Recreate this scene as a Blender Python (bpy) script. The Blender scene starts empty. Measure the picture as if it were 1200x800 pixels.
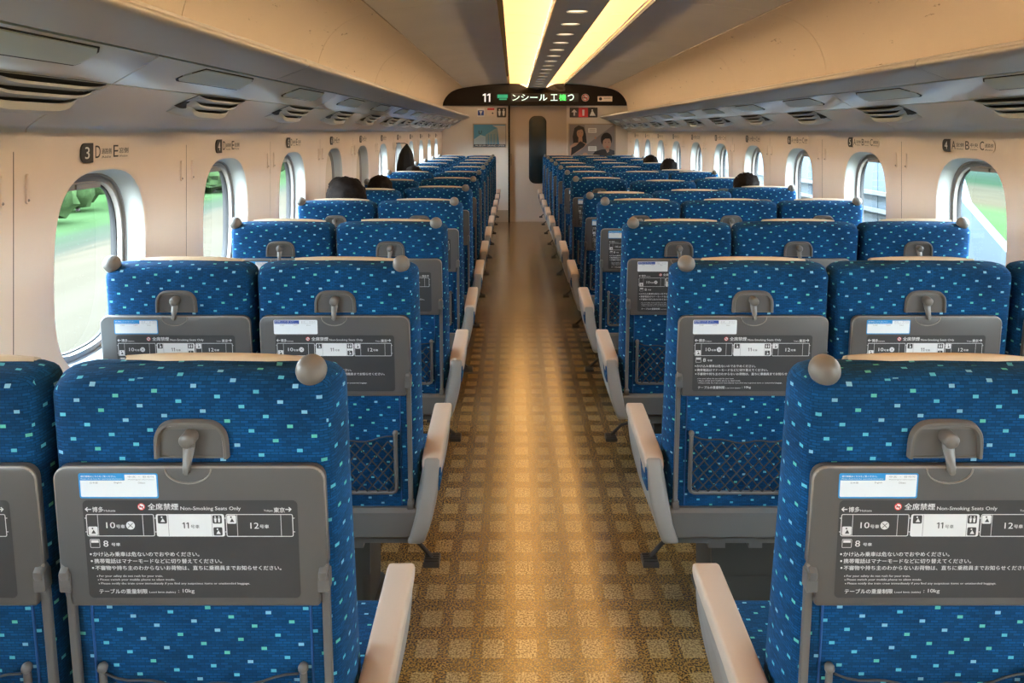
import bpy, math, random
from math import sin, cos, pi, radians
from mathutils import Vector, Matrix, noise
random.seed(11)
S = bpy.context.scene
C = S.collection

# ------------------------------------------------------------------ camera, world, exposure
EYE = 1.53
cd = bpy.data.cameras.new('camera'); cam = bpy.data.objects.new('camera', cd); C.objects.link(cam)
cam.location = (0, 0, EYE); cam.rotation_euler = (pi/2, 0, 0)
cd.sensor_width = 36; cd.lens = 28.8; cd.shift_x = -2/1200; cd.shift_y = -246/1200
cd.clip_start = 0.05; cd.clip_end = 2000
S.camera = cam
S.view_settings.view_transform = 'Standard'; S.view_settings.look = 'None'
S.view_settings.gamma = 1; S.view_settings.use_curve_mapping = False
S.view_settings.exposure = 0.45
W = bpy.data.worlds.new('overcast_sky'); S.world = W; W.use_nodes = True
nt = W.node_tree; nt.nodes.clear()
wo = nt.nodes.new('ShaderNodeOutputWorld'); wb = nt.nodes.new('ShaderNodeBackground')
tc = nt.nodes.new('ShaderNodeTexCoord'); sx = nt.nodes.new('ShaderNodeSeparateXYZ'); cr = nt.nodes.new('ShaderNodeValToRGB')
cr.color_ramp.elements[0].position = 0.0; cr.color_ramp.elements[0].color = (0.86, 0.95, 1.0, 1)
cr.color_ramp.elements[1].position = 0.6; cr.color_ramp.elements[1].color = (0.62, 0.80, 1.0, 1)
nt.links.new(tc.outputs['Generated'], sx.inputs[0]); nt.links.new(sx.outputs['Z'], cr.inputs[0])
nt.links.new(cr.outputs[0], wb.inputs[0]); wb.inputs[1].default_value = 33.0
nt.links.new(wb.outputs[0], wo.inputs[0])
CEIL_EMIT = 1.5       # glow added to the ceiling reflectors, on top of the tube light
TUBE_EMIT = 105.0      # strength of the tubes hidden beside the centre panel
S.cycles.use_denoising = True
S.cycles.max_bounces = 10; S.cycles.diffuse_bounces = 6; S.cycles.transparent_max_bounces = 12
S.cycles.sample_clamp_indirect = 4.0
S.cycles.caustics_reflective = False; S.cycles.caustics_refractive = False

XC = 0.357; HW = 1.572            # centre line of the carriage, half width
Y0, Y1 = -3.23, 13.86             # rear and end wall
PITCH = 1.04

# ------------------------------------------------------------------ materials
def mat(name, col, rough=0.5, metal=0.0, emit=None, es=0.0, spec=0.5, noise_amt=0.0, noise_scale=20, bump=0.0, bump_scale=200, coat=0.0, sheen=0.0):
    m = bpy.data.materials.new(name); m.use_nodes = True
    n = m.node_tree.nodes; l = m.node_tree.links; b = n['Principled BSDF']
    b.inputs['Base Color'].default_value = (*col, 1); b.inputs['Roughness'].default_value = rough
    b.inputs['Metallic'].default_value = metal; b.inputs['Specular IOR Level'].default_value = spec
    b.inputs['Coat Weight'].default_value = coat; b.inputs['Sheen Weight'].default_value = sheen
    t = n.new('ShaderNodeTexCoord')
    if noise_amt:
        nz = n.new('ShaderNodeTexNoise'); nz.inputs['Scale'].default_value = noise_scale; nz.inputs['Detail'].default_value = 4
        l.new(t.outputs['Object'], nz.inputs['Vector'])
        r = n.new('ShaderNodeValToRGB'); r.color_ramp.elements[0].position = .3; r.color_ramp.elements[1].position = .7
        r.color_ramp.elements[0].color = (*[c*(1-noise_amt) for c in col], 1); r.color_ramp.elements[1].color = (*[min(1, c*(1+noise_amt)) for c in col], 1)
        l.new(nz.outputs['Fac'], r.inputs[0]); l.new(r.outputs[0], b.inputs['Base Color'])
    if bump:
        nb = n.new('ShaderNodeTexNoise'); nb.inputs['Scale'].default_value = bump_scale
        l.new(t.outputs['Object'], nb.inputs['Vector'])
        bp = n.new('ShaderNodeBump'); bp.inputs['Strength'].default_value = bump; bp.inputs['Distance'].default_value = .002
        l.new(nb.outputs['Fac'], bp.inputs['Height']); l.new(bp.outputs[0], b.inputs['Normal'])
    if emit:
        b.inputs['Emission Color'].default_value = (*emit, 1); b.inputs['Emission Strength'].default_value = es
    return m

def math_node(n, l, op, a, b=None, c=None):
    x = n.new('ShaderNodeMath'); x.operation = op
    for i, v in enumerate((a, b, c)):
        if v is None: continue
        if isinstance(v, (int, float)): x.inputs[i].default_value = v
        else: l.new(v, x.inputs[i])
    return x.outputs[0]

def fabric():
    m = bpy.data.materials.new('blue_moquette'); m.use_nodes = True
    n = m.node_tree.nodes; l = m.node_tree.links; b = n['Principled BSDF']
    uv = n.new('ShaderNodeUVMap'); uv.uv_map = 'UVMap'
    sp = n.new('ShaderNodeSeparateXYZ'); l.new(uv.outputs[0], sp.inputs[0])
    u, v = sp.outputs['X'], sp.outputs['Y']
    M = lambda op, a, b_=None, c=None: math_node(n, l, op, a, b_, c)
    ax, ay, bx, by = .0375, -.0165, -.0235, -.0240
    det = ax*by - bx*ay
    i = M('ADD', M('MULTIPLY', u, by/det), M('MULTIPLY', v, -bx/det))
    j = M('ADD', M('MULTIPLY', u, -ay/det), M('MULTIPLY', v, ax/det))
    ri, rj = M('ROUND', i), M('ROUND', j)
    fi, fj = M('SUBTRACT', i, ri), M('SUBTRACT', j, rj)
    du = M('ABSOLUTE', M('ADD', M('MULTIPLY', fi, ax), M('MULTIPLY', fj, bx)))
    dv = M('ABSOLUTE', M('ADD', M('MULTIPLY', fi, ay), M('MULTIPLY', fj, by)))
    dot = M('MULTIPLY', M('LESS_THAN', du, .0045), M('LESS_THAN', dv, .0028))
    cb = n.new('ShaderNodeCombineXYZ'); l.new(ri, cb.inputs[0]); l.new(rj, cb.inputs[1])
    wn = n.new('ShaderNodeTexWhiteNoise'); wn.noise_dimensions = '3D'; l.new(cb.outputs[0], wn.inputs['Vector'])
    dc = n.new('ShaderNodeValToRGB'); dc.color_ramp.interpolation = 'CONSTANT'
    e = dc.color_ramp.elements; e[0].position = 0; e[0].color = (.10, .43, .56, 1); e[1].position = .5; e[1].color = (.11, .46, .38, 1)
    e2 = e.new(.75); e2.color = (.20, .44, .60, 1)
    l.new(wn.outputs['Value'], dc.inputs[0])
    br = n.new('ShaderNodeTexBrick'); l.new(uv.outputs[0], br.inputs['Vector'])
    br.inputs['Scale'].default_value = 1; br.inputs['Brick Width'].default_value = .013; br.inputs['Row Height'].default_value = .0048
    br.inputs['Mortar Size'].default_value = .0008; br.inputs['Mortar Smooth'].default_value = .5
    br.inputs['Color1'].default_value = (.002, .036, .108, 1); br.inputs['Color2'].default_value = (.003, .064, .195, 1)
    br.inputs['Mortar'].default_value = (.001, .030, .09, 1)
    nz = n.new('ShaderNodeTexNoise'); nz.inputs['Scale'].default_value = 9; l.new(uv.outputs[0], nz.inputs['Vector'])
    hs = n.new('ShaderNodeMix'); hs.data_type = 'RGBA'; hs.blend_type = 'MULTIPLY'; hs.inputs['Factor'].default_value = .5
    r = n.new('ShaderNodeValToRGB'); r.color_ramp.elements[0].position = .35; r.color_ramp.elements[1].position = .65
    r.color_ramp.elements[0].color = (.6, .6, .6, 1); r.color_ramp.elements[1].color = (1.3, 1.3, 1.3, 1)
    l.new(nz.outputs['Fac'], r.inputs[0]); l.new(br.outputs['Color'], hs.inputs['A']); l.new(r.outputs[0], hs.inputs['B'])
    mx = n.new('ShaderNodeMix'); mx.data_type = 'RGBA'; l.new(dot, mx.inputs['Factor'])
    l.new(hs.outputs['Result'], mx.inputs['A']); l.new(dc.outputs[0], mx.inputs['B'])
    l.new(mx.outputs['Result'], b.inputs['Base Color'])
    b.inputs['Roughness'].default_value = .85; b.inputs['Specular IOR Level'].default_value = .15
    b.inputs['Sheen Weight'].default_value = .05; b.inputs['Sheen Tint'].default_value = (.3, .7, 1, 1)
    bp = n.new('ShaderNodeBump'); bp.inputs['Strength'].default_value = .35; bp.inputs['Distance'].default_value = .001
    l.new(br.outputs['Fac'], bp.inputs['Height']); l.new(bp.outputs[0], b.inputs['Normal'])
    return m

def floor_mat():
    m = bpy.data.materials.new('speckled_vinyl'); m.use_nodes = True
    n = m.node_tree.nodes; l = m.node_tree.links; b = n['Principled BSDF']
    t = n.new('ShaderNodeTexCoord'); sp = n.new('ShaderNodeSeparateXYZ'); l.new(t.outputs['Object'], sp.inputs[0])
    M = lambda op, a, b_=None, c=None: math_node(n, l, op, a, b_, c)
    nw = n.new('ShaderNodeTexNoise'); nw.inputs['Scale'].default_value = 120; l.new(t.outputs['Object'], nw.inputs['Vector'])
    w = M('MULTIPLY', M('SUBTRACT', nw.outputs['Fac'], .5), .010)
    u = M('ADD', M('ADD', sp.outputs['X'], .012), w); v = M('ADD', M('ADD', sp.outputs['Y'], .05), w)
    fu = M('ABSOLUTE', M('SUBTRACT', M('FRACT', M('MULTIPLY', u, 1/.098)), .5))
    fv = M('ABSOLUTE', M('SUBTRACT', M('FRACT', M('MULTIPLY', v, 1/.150)), .5))
    sq = M('MULTIPLY', M('LESS_THAN', fu, .32), M('LESS_THAN', fv, .29))
    nz = n.new('ShaderNodeTexNoise'); nz.inputs['Scale'].default_value = 170; nz.inputs['Detail'].default_value = 2
    l.new(t.outputs['Object'], nz.inputs['Vector'])
    r1 = n.new('ShaderNodeValToRGB'); r1.color_ramp.elements[0].position = .42; r1.color_ramp.elements[1].position = .60
    r1.color_ramp.elements[0].color = (.11, .064, .018, 1); r1.color_ramp.elements[1].color = (.44, .27, .08, 1)
    r2 = n.new('ShaderNodeValToRGB'); r2.color_ramp.elements[0].position = .38; r2.color_ramp.elements[1].position = .60
    r2.color_ramp.elements[0].color = (.19, .125, .052, 1); r2.color_ramp.elements[1].color = (.58, .41, .18, 1)
    l.new(nz.outputs['Fac'], r1.inputs[0]); l.new(nz.outputs['Fac'], r2.inputs[0])
    mx = n.new('ShaderNodeMix'); mx.data_type = 'RGBA'; l.new(sq, mx.inputs['Factor'])
    l.new(r1.outputs[0], mx.inputs['A']); l.new(r2.outputs[0], mx.inputs['B']); l.new(mx.outputs['Result'], b.inputs['Base Color'])
    n3 = n.new('ShaderNodeTexNoise'); n3.inputs['Scale'].default_value = 3; l.new(t.outputs['Object'], n3.inputs['Vector'])
    rr = n.new('ShaderNodeMapRange'); rr.inputs['To Min'].default_value = .17; rr.inputs['To Max'].default_value = .25
    l.new(n3.outputs['Fac'], rr.inputs['Value']); l.new(rr.outputs[0], b.inputs['Roughness'])
    b.inputs['Specular IOR Level'].default_value = 1.0; b.inputs['Coat Weight'].default_value = 1; b.inputs['Coat Roughness'].default_value = .19; b.inputs['Coat IOR'].default_value = 1.78
    bp = n.new('ShaderNodeBump'); bp.inputs['Strength'].default_value = .08; bp.inputs['Distance'].default_value = .001
    l.new(nz.outputs['Fac'], bp.inputs['Height']); l.new(bp.outputs[0], b.inputs['Normal'])
    return m

def scuffed(name, col):
    m = mat(name, col, .55); n = m.node_tree.nodes; l = m.node_tree.links; b = n['Principled BSDF']
    t = n.new('ShaderNodeTexCoord'); mp = n.new('ShaderNodeMapping'); mp.inputs['Scale'].default_value = (14, 4, 22)
    l.new(t.outputs['Object'], mp.inputs[0])
    nz = n.new('ShaderNodeTexNoise'); nz.inputs['Detail'].default_value = 8; nz.inputs['Roughness'].default_value = .75; nz.inputs['Scale'].default_value = 1.0
    l.new(mp.outputs[0], nz.inputs['Vector'])
    r = n.new('ShaderNodeValToRGB'); e = r.color_ramp.elements
    e[0].position = .325; e[0].color = (.16, .11, .07, 1); e[1].position = .36; e[1].color = (*col, 1)
    l.new(nz.outputs['Fac'], r.inputs[0]); l.new(r.outputs[0], b.inputs['Base Color'])
    return m

def glass_mat():
    m = bpy.data.materials.new('window_glass'); m.use_nodes = True
    n = m.node_tree.nodes; l = m.node_tree.links; n.remove(n['Principled BSDF'])
    o = n['Material Output']; tr = n.new('ShaderNodeBsdfTransparent'); tr.inputs[0].default_value = (.95, .98, .96, 1)
    g = n.new('ShaderNodeBsdfGlossy'); g.inputs['Roughness'].default_value = .02
    lw = n.new('ShaderNodeLayerWeight'); lw.inputs[0].default_value = .5
    f = n.new('ShaderNodeMath'); f.operation = 'MULTIPLY_ADD'; f.inputs[1].default_value = .45; f.inputs[2].default_value = .02
    pw = n.new('ShaderNodeMath'); pw.operation = 'POWER'; pw.inputs[1].default_value = 5; l.new(lw.outputs['Facing'], pw.inputs[0]); l.new(pw.outputs[0], f.inputs[0])
    mx = n.new('ShaderNodeMixShader'); l.new(f.outputs[0], mx.inputs[0]); l.new(tr.outputs[0], mx.inputs[1]); l.new(g.outputs[0], mx.inputs[2])
    l.new(mx.outputs[0], o.inputs[0]); return m

GK = .042      # scales all ground colours down to offset the very bright sky
def ground_mat():
    m = bpy.data.materials.new('fields'); m.use_nodes = True
    n = m.node_tree.nodes; l = m.node_tree.links; b = n['Principled BSDF']
    t = n.new('ShaderNodeTexCoord'); sp = n.new('ShaderNodeSeparateXYZ'); l.new(t.outputs['Object'], sp.inputs[0])
    mp = n.new('ShaderNodeMapping'); mp.inputs['Scale'].default_value = (.5, .05, 1); l.new(t.outputs['Object'], mp.inputs[0])
    nz = n.new('ShaderNodeTexNoise'); nz.inputs['Scale'].default_value = 1.2; nz.inputs['Detail'].default_value = 5; l.new(mp.outputs[0], nz.inputs['Vector'])
    s = math_node(n, l, 'ADD', sp.outputs['X'], math_node(n, l, 'MULTIPLY', math_node(n, l, 'SUBTRACT', nz.outputs['Fac'], .5), 7))
    mr = n.new('ShaderNodeMapRange'); mr.inputs['From Min'].default_value = -120; mr.inputs['From Max'].default_value = 120
    l.new(s, mr.inputs['Value'])
    r = n.new('ShaderNodeValToRGB'); e = r.color_ramp.elements; r.color_ramp.interpolation = 'LINEAR'
    cols = [(-120, (.10, .30, .07)), (-60, (.26, .60, .18)), (-50, (.36, .72, .24)), (-39, (.46, .78, .32)), (-36, (.42, .56, .34)), (-33, (.52, .54, .40)),
            (-30, (.80, .66, .46)), (-22, (.86, .73, .53)), (-15, (.74, .63, .46)), (0, (.5, .48, .4)), (28, (.40, .72, .24)), (50, (.44, .74, .3)),
            (56, (.62, .52, .33)), (70, (.55, .5, .34)), (78, (.2, .36, .2)), (120, (.3, .4, .38))]
    while len(e) < len(cols): e.new(.5)
    for k, (x, c) in enumerate(cols):
        e[k].position = (x+120)/240; e[k].color = (*[v*GK for v in c], 1)
    l.new(mr.outputs[0], r.inputs[0])
    r2 = n.new('ShaderNodeMapRange'); r2.inputs['To Min'].default_value = .75; r2.inputs['To Max'].default_value = 1.25; l.new(nz.outputs['Fac'], r2.inputs['Value'])
    mx = n.new('ShaderNodeMix'); mx.data_type = 'RGBA'; mx.blend_type = 'MULTIPLY'; mx.inputs['Factor'].default_value = 1
    l.new(r.outputs[0], mx.inputs['A']); l.new(r2.outputs[0], mx.inputs['B']); l.new(mx.outputs['Result'], b.inputs['Base Color'])
    b.inputs['Roughness'].default_value = 1; b.inputs['Specular IOR Level'].default_value = 0
    return m

MT = {}
MT['fabric'] = fabric(); MT['floor'] = floor_mat(); MT['glass'] = glass_mat(); MT['ground'] = ground_mat()
MT['wall'] = mat('cream_wall_panel', (.84, .74, .65), .42, noise_amt=.02, noise_scale=3)
MT['reveal'] = mat('pale_window_reveal', (.52, .56, .54), .4)
MT['wframe'] = mat('window_frame_grey', (.33, .31, .29), .4, .3)
MT['rubber'] = mat('black_rubber', (.012, .012, .013), .6)
MT['blind'] = mat('blind_cloth', (.68, .58, .45), .8)
MT['ceil'] = mat('ceiling_panel_grey', (.70, .66, .60), .5, noise_amt=.03, noise_scale=2)
MT['side'] = scuffed('scuffed_cream_panel', (.62, .50, .38))
MT['nose'] = mat('rack_edge_grey', (.47, .43, .385), .38, .15)
MT['under'] = mat('rack_underside_pale', (.90, .90, .85), .14, spec=.8)
MT['lens'] = mat('frosted_light_panel', (.62, .68, .60), .3)
MT['dark'] = mat('dark_gap', (.015, .014, .013), .7)
MT['vent'] = mat('vent_fin', (.56, .57, .54), .45)
MT['cpanel'] = mat('ceiling_centre_panel_grey', (.72, .70, .66), .5)
MT['emit'] = mat('glowing_ceiling_reflector', (.62, .40, .17), .5, emit=(1.0, .52, .16), es=CEIL_EMIT)
MT['tube'] = mat('warm_tube', (1, .9, .7), .5, emit=(1.0, .72, .42), es=TUBE_EMIT)
MT['down'] = mat('downlight_glow', (1, .9, .7), .5, emit=(1.0, .76, .50), es=1.3)
MT['tray'] = mat('tray_grey', (.078, .078, .078), .36, bump=.05, bump_scale=900)
MT['rim'] = mat('tray_highlight', (.22, .20, .18), .3)  # paler edge colour stands in for the lamp reflection; the notch shares it
MT['notice'] = mat('notice_dark_grey', (.034, .035, .037), .45)
MT['ink'] = mat('white_print', (.66, .67, .67), .5)
MT['grey_ink'] = mat('grey_print', (.22, .22, .22), .5)
MT['red_ink'] = mat('red_print', (.65, .05, .05), .5)
MT['blue_ink'] = mat('blue_print', (.02, .26, .60), .5)
MT['navy_ink'] = mat('navy_print', (.03, .08, .36), .5)
MT['sticker'] = mat('sticker_white', (.72, .76, .78), .4)
MT['plastic'] = mat('seat_plastic_grey', (.105, .104, .102), .42)
MT['hook'] = mat('hook_plastic', (.125, .118, .108), .38)
MT['shroud'] = mat('shroud_grey', (.10, .106, .106), .45)
MT['beige'] = mat('armrest_beige', (.50, .41, .33), .40)
MT['shell'] = mat('armrest_shell_grey', (.25, .24, .225), .42)
MT['ball'] = mat('grab_knob_grey', (.15, .14, .125), .45)
MT['black'] = mat('black_parts', (.018, .018, .02), .5)
MT['pedestal'] = mat('pedestal_charcoal', (.03, .034, .032), .5)
MT['cover'] = mat('cream_headrest_cover', (.66, .53, .37), .8)
MT['net'] = mat('black_net_cord', (.02, .022, .026), .7)
MT['piping'] = mat('blue_piping', (.004, .06, .22), .7)
MT['endwall'] = mat('end_wall_cream', (.74, .68, .60), .5)
MT['door'] = mat('door_beige', (.58, .50, .42), .42)
MT['arch'] = mat('dark_brown_arch', (.010, .006, .004), .5, spec=.2)
MT['signwhite'] = mat('sign_white', (.85, .85, .82), .5)
MT['signpale'] = mat('sign_plate_pale', (.82, .72, .62), .45)
MT['signblack'] = mat('sign_black', (.02, .018, .016), .4)
MT['led'] = mat('led_white', (.1, .2, .1), .5, emit=(.75, 1, .8), es=1.3)
MT['number_emit'] = mat('emissive_number', (.85, .85, .82), .5, emit=(1, .97, .9), es=.55)  # white digits given a slight emission of their own
MT['ledg2'] = mat('led_dim_green', (0, .1, .05), .5, emit=(.02, .45, .22), es=.5)
MT['ledg'] = mat('led_green', (.0, .2, .05), .5, emit=(.1, 1, .15), es=1.3)
MT['doorglass'] = mat('dark_door_glass', (.006, .02, .03), .3)
MT['steel'] = mat('kick_plate', (.42, .36, .28), .35, .5)
MT['hair'] = mat('dark_brown_hair', (.008, .005, .004), .8, spec=.12, noise_amt=.5, noise_scale=60)
MT['skin'] = mat('skin', (.55, .32, .22), .55)
MT['shirt'] = mat('dark_shirt', (.03, .03, .035), .85)
MT['trouser'] = mat('trouser', (.04, .045, .06), .85)
MT['white'] = mat('white_plastic', (.75, .75, .75), .4)
MT['leaf'] = mat('tree_leaves', (.014, .024, .009), 1, noise_amt=.4, noise_scale=1.2, spec=0)
MT['bark'] = mat('bark', (.018, .013, .010), .9)
MT['barrier'] = mat('pale_blue_barrier', (.055, .080, .098), .8, noise_amt=.06, noise_scale=3)
MT['railing'] = mat('barrier_rail', (.075, .088, .096), .6)
MT['roof'] = mat('outer_roof', (.3, .3, .3), .7)

# ------------------------------------------------------------------ mesh builder
class MB:
    def __init__(s): s.v = []; s.f = []; s.m = []
    def add(s, vs, fs, m=0):
        o = len(s.v); s.v += [tuple(p) for p in vs]
        for f in fs: s.f.append(tuple(i+o for i in f)); s.m.append(m)
    def box(s, x0, x1, y0, y1, z0, z1, m=0, c=0.0):
        if c: return s.prism([(x0, y0), (x1, y0), (x1, y1), (x0, y1)], 'z', z0, z1, m, c)
        s.add([(x0,y0,z0),(x1,y0,z0),(x1,y1,z0),(x0,y1,z0),(x0,y0,z1),(x1,y0,z1),(x1,y1,z1),(x0,y1,z1)],
              [(0,3,2,1),(4,5,6,7),(0,1,5,4),(1,2,6,5),(2,3,7,6),(3,0,4,7)], m)
    def loft(s, rings, m=0, caps=True, closed=True):
        n = len(rings[0]); vs = [p for r in rings for p in r]; fs = []
        for k in range(len(rings)-1):
            for i in range(n if closed else n-1):
                a, b = k*n+i, k*n+(i+1) % n; fs.append((a, b, b+n, a+n))
        if caps and closed: fs.append(tuple(range(n-1, -1, -1))); fs.append(tuple(range((len(rings)-1)*n, len(rings)*n)))
        s.add(vs, fs, m)
    def prism(s, poly, ax, a0, a1, m=0, c=0.0, shift=None):
        # polygon CCW in (x,y) for ax z, (y,z) for ax x, (x,z) for ax y
        area = sum(poly[i][0]*poly[(i+1) % len(poly)][1]-poly[(i+1) % len(poly)][0]*poly[i][1] for i in range(len(poly)))
        if area < 0: poly = poly[::-1]
        def inset(d):
            if not d: return poly
            out = []; n = len(poly)
            for i in range(n):
                p, q, r = Vector(poly[i-1]), Vector(poly[i]), Vector(poly[(i+1) % n])
                e1 = (q-p).normalized(); e2 = (r-q).normalized()
                n1 = Vector((-e1.y, e1.x)); n2 = Vector((-e2.y, e2.x)); b = (n1+n2)
                b = b/max(.3, b.dot(n1)) if b.length > 1e-6 else n1
                out.append(tuple(q+b*d))
            return out
        if c: lay = [(a0, c), (a0+c*.3, c*.3), (a0+c, 0), (a1-c, 0), (a1-c*.3, c*.3), (a1, c)]
        else: lay = [(a0, 0), (a1, 0)]
        rings = []
        for a, d in lay:
            P = inset(d)
            if ax == 'z': rings.append([(p[0], p[1], a) for p in P])
            elif ax == 'x': rings.append([(a, p[0], p[1]) for p in P])
            else: rings.append([(p[0], a, p[1]) for p in P])
        if shift: rings = [[shift(p) for p in r] for r in rings]
        if ax == 'y': rings = [r[::-1] for r in rings]
        s.loft(rings, m)
    def tube(s, pts, r, n=8, m=0, closed=False, caps=True):
        pts = [Vector(p) for p in pts]; rings = []; N = len(pts)
        rr = r if isinstance(r, (list, tuple)) else [r]*N
        t0 = (pts[1]-pts[0]).normalized(); up = Vector((0, 0, 1)) if abs(t0.z) < .9 else Vector((1, 0, 0))
        u = t0.cross(up).normalized()
        for i in range(N):
            a = pts[(i-1) % N] if (closed or i > 0) else pts[i]; b = pts[(i+1) % N] if (closed or i < N-1) else pts[i]
            t = (b-a).normalized(); u = (u-t*u.dot(t)).normalized(); w = t.cross(u)
            rings.append([tuple(pts[i]+(u*cos(2*pi*k/n)+w*sin(2*pi*k/n))*rr[i]) for k in range(n)])
        if closed: rings.append(rings[0])
        s.loft(rings, m, caps and not closed)
    def ball(s, c, r, nu=20, nv=12, m=0, fn=None):
        rx, ry, rz = r if isinstance(r, (tuple, list)) else (r, r, r)
        rings = []
        for j in range(nv+1):
            th = pi*j/nv - pi/2; th = max(-pi/2+.03, min(pi/2-.03, th))
            ring = []
            for i in range(nu):
                p = Vector((cos(th)*cos(2*pi*i/nu), cos(th)*sin(2*pi*i/nu), sin(th)))
                if fn: p = fn(p)
                ring.append((c[0]+p.x*rx, c[1]+p.y*ry, c[2]+p.z*rz))
            rings.append(ring)
        s.loft(rings, m)
    def quad(s, a, b, c, d, m=0): s.add([a, b, c, d], [(0, 1, 2, 3)], m)
    def mesh(s, name, mats, smooth=40, uv=True):
        me = bpy.data.meshes.new(name); me.from_pydata(s.v, [], s.f); 
        for mm in mats: me.materials.append(mm)
        me.polygons.foreach_set('material_index', s.m)
        if uv:
            ul = me.uv_layers.new(name='UVMap').data
            for p in me.polygons:
                nn = p.normal; a = max(range(3), key=lambda k: abs(nn[k]))
                for li in p.loop_indices:
                    co = me.vertices[me.loops[li].vertex_index].co
                    ul[li].uv = (co.y+.31, co.z) if a == 0 else ((co.x, co.z) if a == 1 else (co.x, co.y+.13))
        if smooth:
            me.polygons.foreach_set('use_smooth', [True]*len(me.polygons)); me.set_sharp_from_angle(angle=radians(smooth))
        me.update(); return me

def link(name, me, parent=None, loc=None, rot=None):
    o = bpy.data.objects.new(name, me); C.objects.link(o)
    if parent: o.parent = parent
    if loc: o.location = loc
    if rot: o.rotation_euler = rot
    return o
def OB(name, mb, mats, parent=None, smooth=40, uv=False, loc=None):
    return link(name, mb.mesh(name, [MT[k] for k in mats], smooth, uv), parent, loc)
def thing(name, label, cat, loc=(0, 0, 0), group=None):
    o = bpy.data.objects.new(name, None); C.objects.link(o); o.location = loc; o.empty_display_size = .1
    return tag(o, label, cat, group)
def tag(o, label, cat, group=None):
    o['label'] = label; o['category'] = cat
    if group: o['group'] = group
    return o
def structure(o): o['kind'] = 'structure'; return o
def stuff(o): o['kind'] = 'stuff'; return o

def rrect(x0, x1, y0, y1, r, n=6):
    rs = r if isinstance(r, (tuple, list)) else (r,)*4   # bl, br, tr, tl
    P = []
    for (cx, cy, a0, rad) in ((x0+rs[0], y0+rs[0], pi, rs[0]), (x1-rs[1], y0+rs[1], 1.5*pi, rs[1]), (x1-rs[2], y1-rs[2], 0, rs[2]), (x0+rs[3], y1-rs[3], .5*pi, rs[3])):
        for k in range(n+1): P.append((cx+rad*cos(a0+k*pi/2/n), cy+rad*sin(a0+k*pi/2/n)))
    return P

# ------------------------------------------------------------------ flat lettering
_tc = {}
def glyphs(s, bold=0.0):
    bold = 0.0
    if (s, bold) in _tc: return _tc[(s, bold)]
    cu = bpy.data.curves.new('text', 'FONT'); cu.body = s; cu.resolution_u = 3 if len(s) < 12 else 2; cu.offset = bold; cu.fill_mode = 'FRONT'
    o = bpy.data.objects.new('text', cu); C.objects.link(o)
    bpy.context.view_layer.update()
    dg = bpy.context.evaluated_depsgraph_get(); me = bpy.data.meshes.new_from_object(o.evaluated_get(dg))
    vs = [v.co.copy() for v in me.vertices]; fs = [tuple(p.vertices) for p in me.polygons]
    fs = [f if (vs[f[1]]-vs[f[0]]).cross(vs[f[2]]-vs[f[0]]).z > 0 else f[::-1] for f in fs]
    bpy.data.objects.remove(o); bpy.data.meshes.remove(me); bpy.data.curves.remove(cu)
    _tc[(s, bold)] = (vs, fs); return vs, fs
def text(mb, s, place, x0, x1, yc, h=None, m=0, bold=0.0):
    vs, fs = glyphs(s, bold)
    if not vs: return
    a = min(v.x for v in vs); b = max(v.x for v in vs); c = min(v.y for v in vs); d = max(v.y for v in vs)
    kx = (x1-x0)/max(1e-6, b-a); ky = (h/(d-c)) if h else kx
    shifts = [(0, 0, 0)] if not bold else [(-bold*.45, 0, 0), (bold*.45, 0, .25)]+([(0, bold*.4, .5)] if bold > .02 else [])
    L = Vector(place.lift) if hasattr(place, 'lift') else Vector((0, -.0002, 0))
    for sx_, sy_, up in shifts:
        P = [Vector(place(x0+(v.x-a+sx_)*kx, yc+(v.y-(c+d)/2+sy_)*ky))+L*(up*.3) for v in vs]
        f0 = fs[0]; fl = (P[f0[1]]-P[f0[0]]).cross(P[f0[2]]-P[f0[0]]).dot(L) < 0
        mb.add([tuple(p) for p in P], [f[::-1] for f in fs] if fl else fs, m)
def shape(mb, pts, place, m=0):
    P = [Vector(place(*p)) for p in pts]; nn = Vector((0, 0, 0)); c = P[0]
    for i in range(1, len(P)-1): nn += (P[i]-c).cross(P[i+1]-c)
    if nn.dot(Vector(place.lift)) < 0: P = P[::-1]
    mb.add([tuple(p) for p in P], [tuple(range(len(P)))], m)
def disc(cx, cy, r, n=20, ry=None): return [(cx+r*cos(2*pi*k/n), cy+(ry or r)*sin(2*pi*k/n)) for k in range(n)]
def frame2(mb, x0, x1, y0, y1, w, r, place, m=0):
    a = rrect(x0, x1, y0, y1, r, 3); b = rrect(x0+w, x1-w, y0+w, y1-w, max(.0002, r-w), 3); n = len(a)
    mb.add([place(*p) for p in a]+[place(*p) for p in b], [(i, n+i, n+(i+1) % n, (i+1) % n) for i in range(n)], m)
def flp(pl, yc): # text helper works y-up; crop coordinates run y-down
    f_ = lambda x, y: pl(x, 2*yc-y)
    f_.lift = pl.lift; return f_
def one(mb, x0, x1, ytop, ybot, place, m):
    w = x1-x0; q = (ytop-ybot)
    shape(mb, [(x1, ybot), (x1, ytop), (x1-w*.38, ytop), (x0, ytop-q*.14), (x0, ytop-q*.27), (x1-w*.42, ytop-q*.20), (x1-w*.42, ybot)], place, m)
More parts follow.
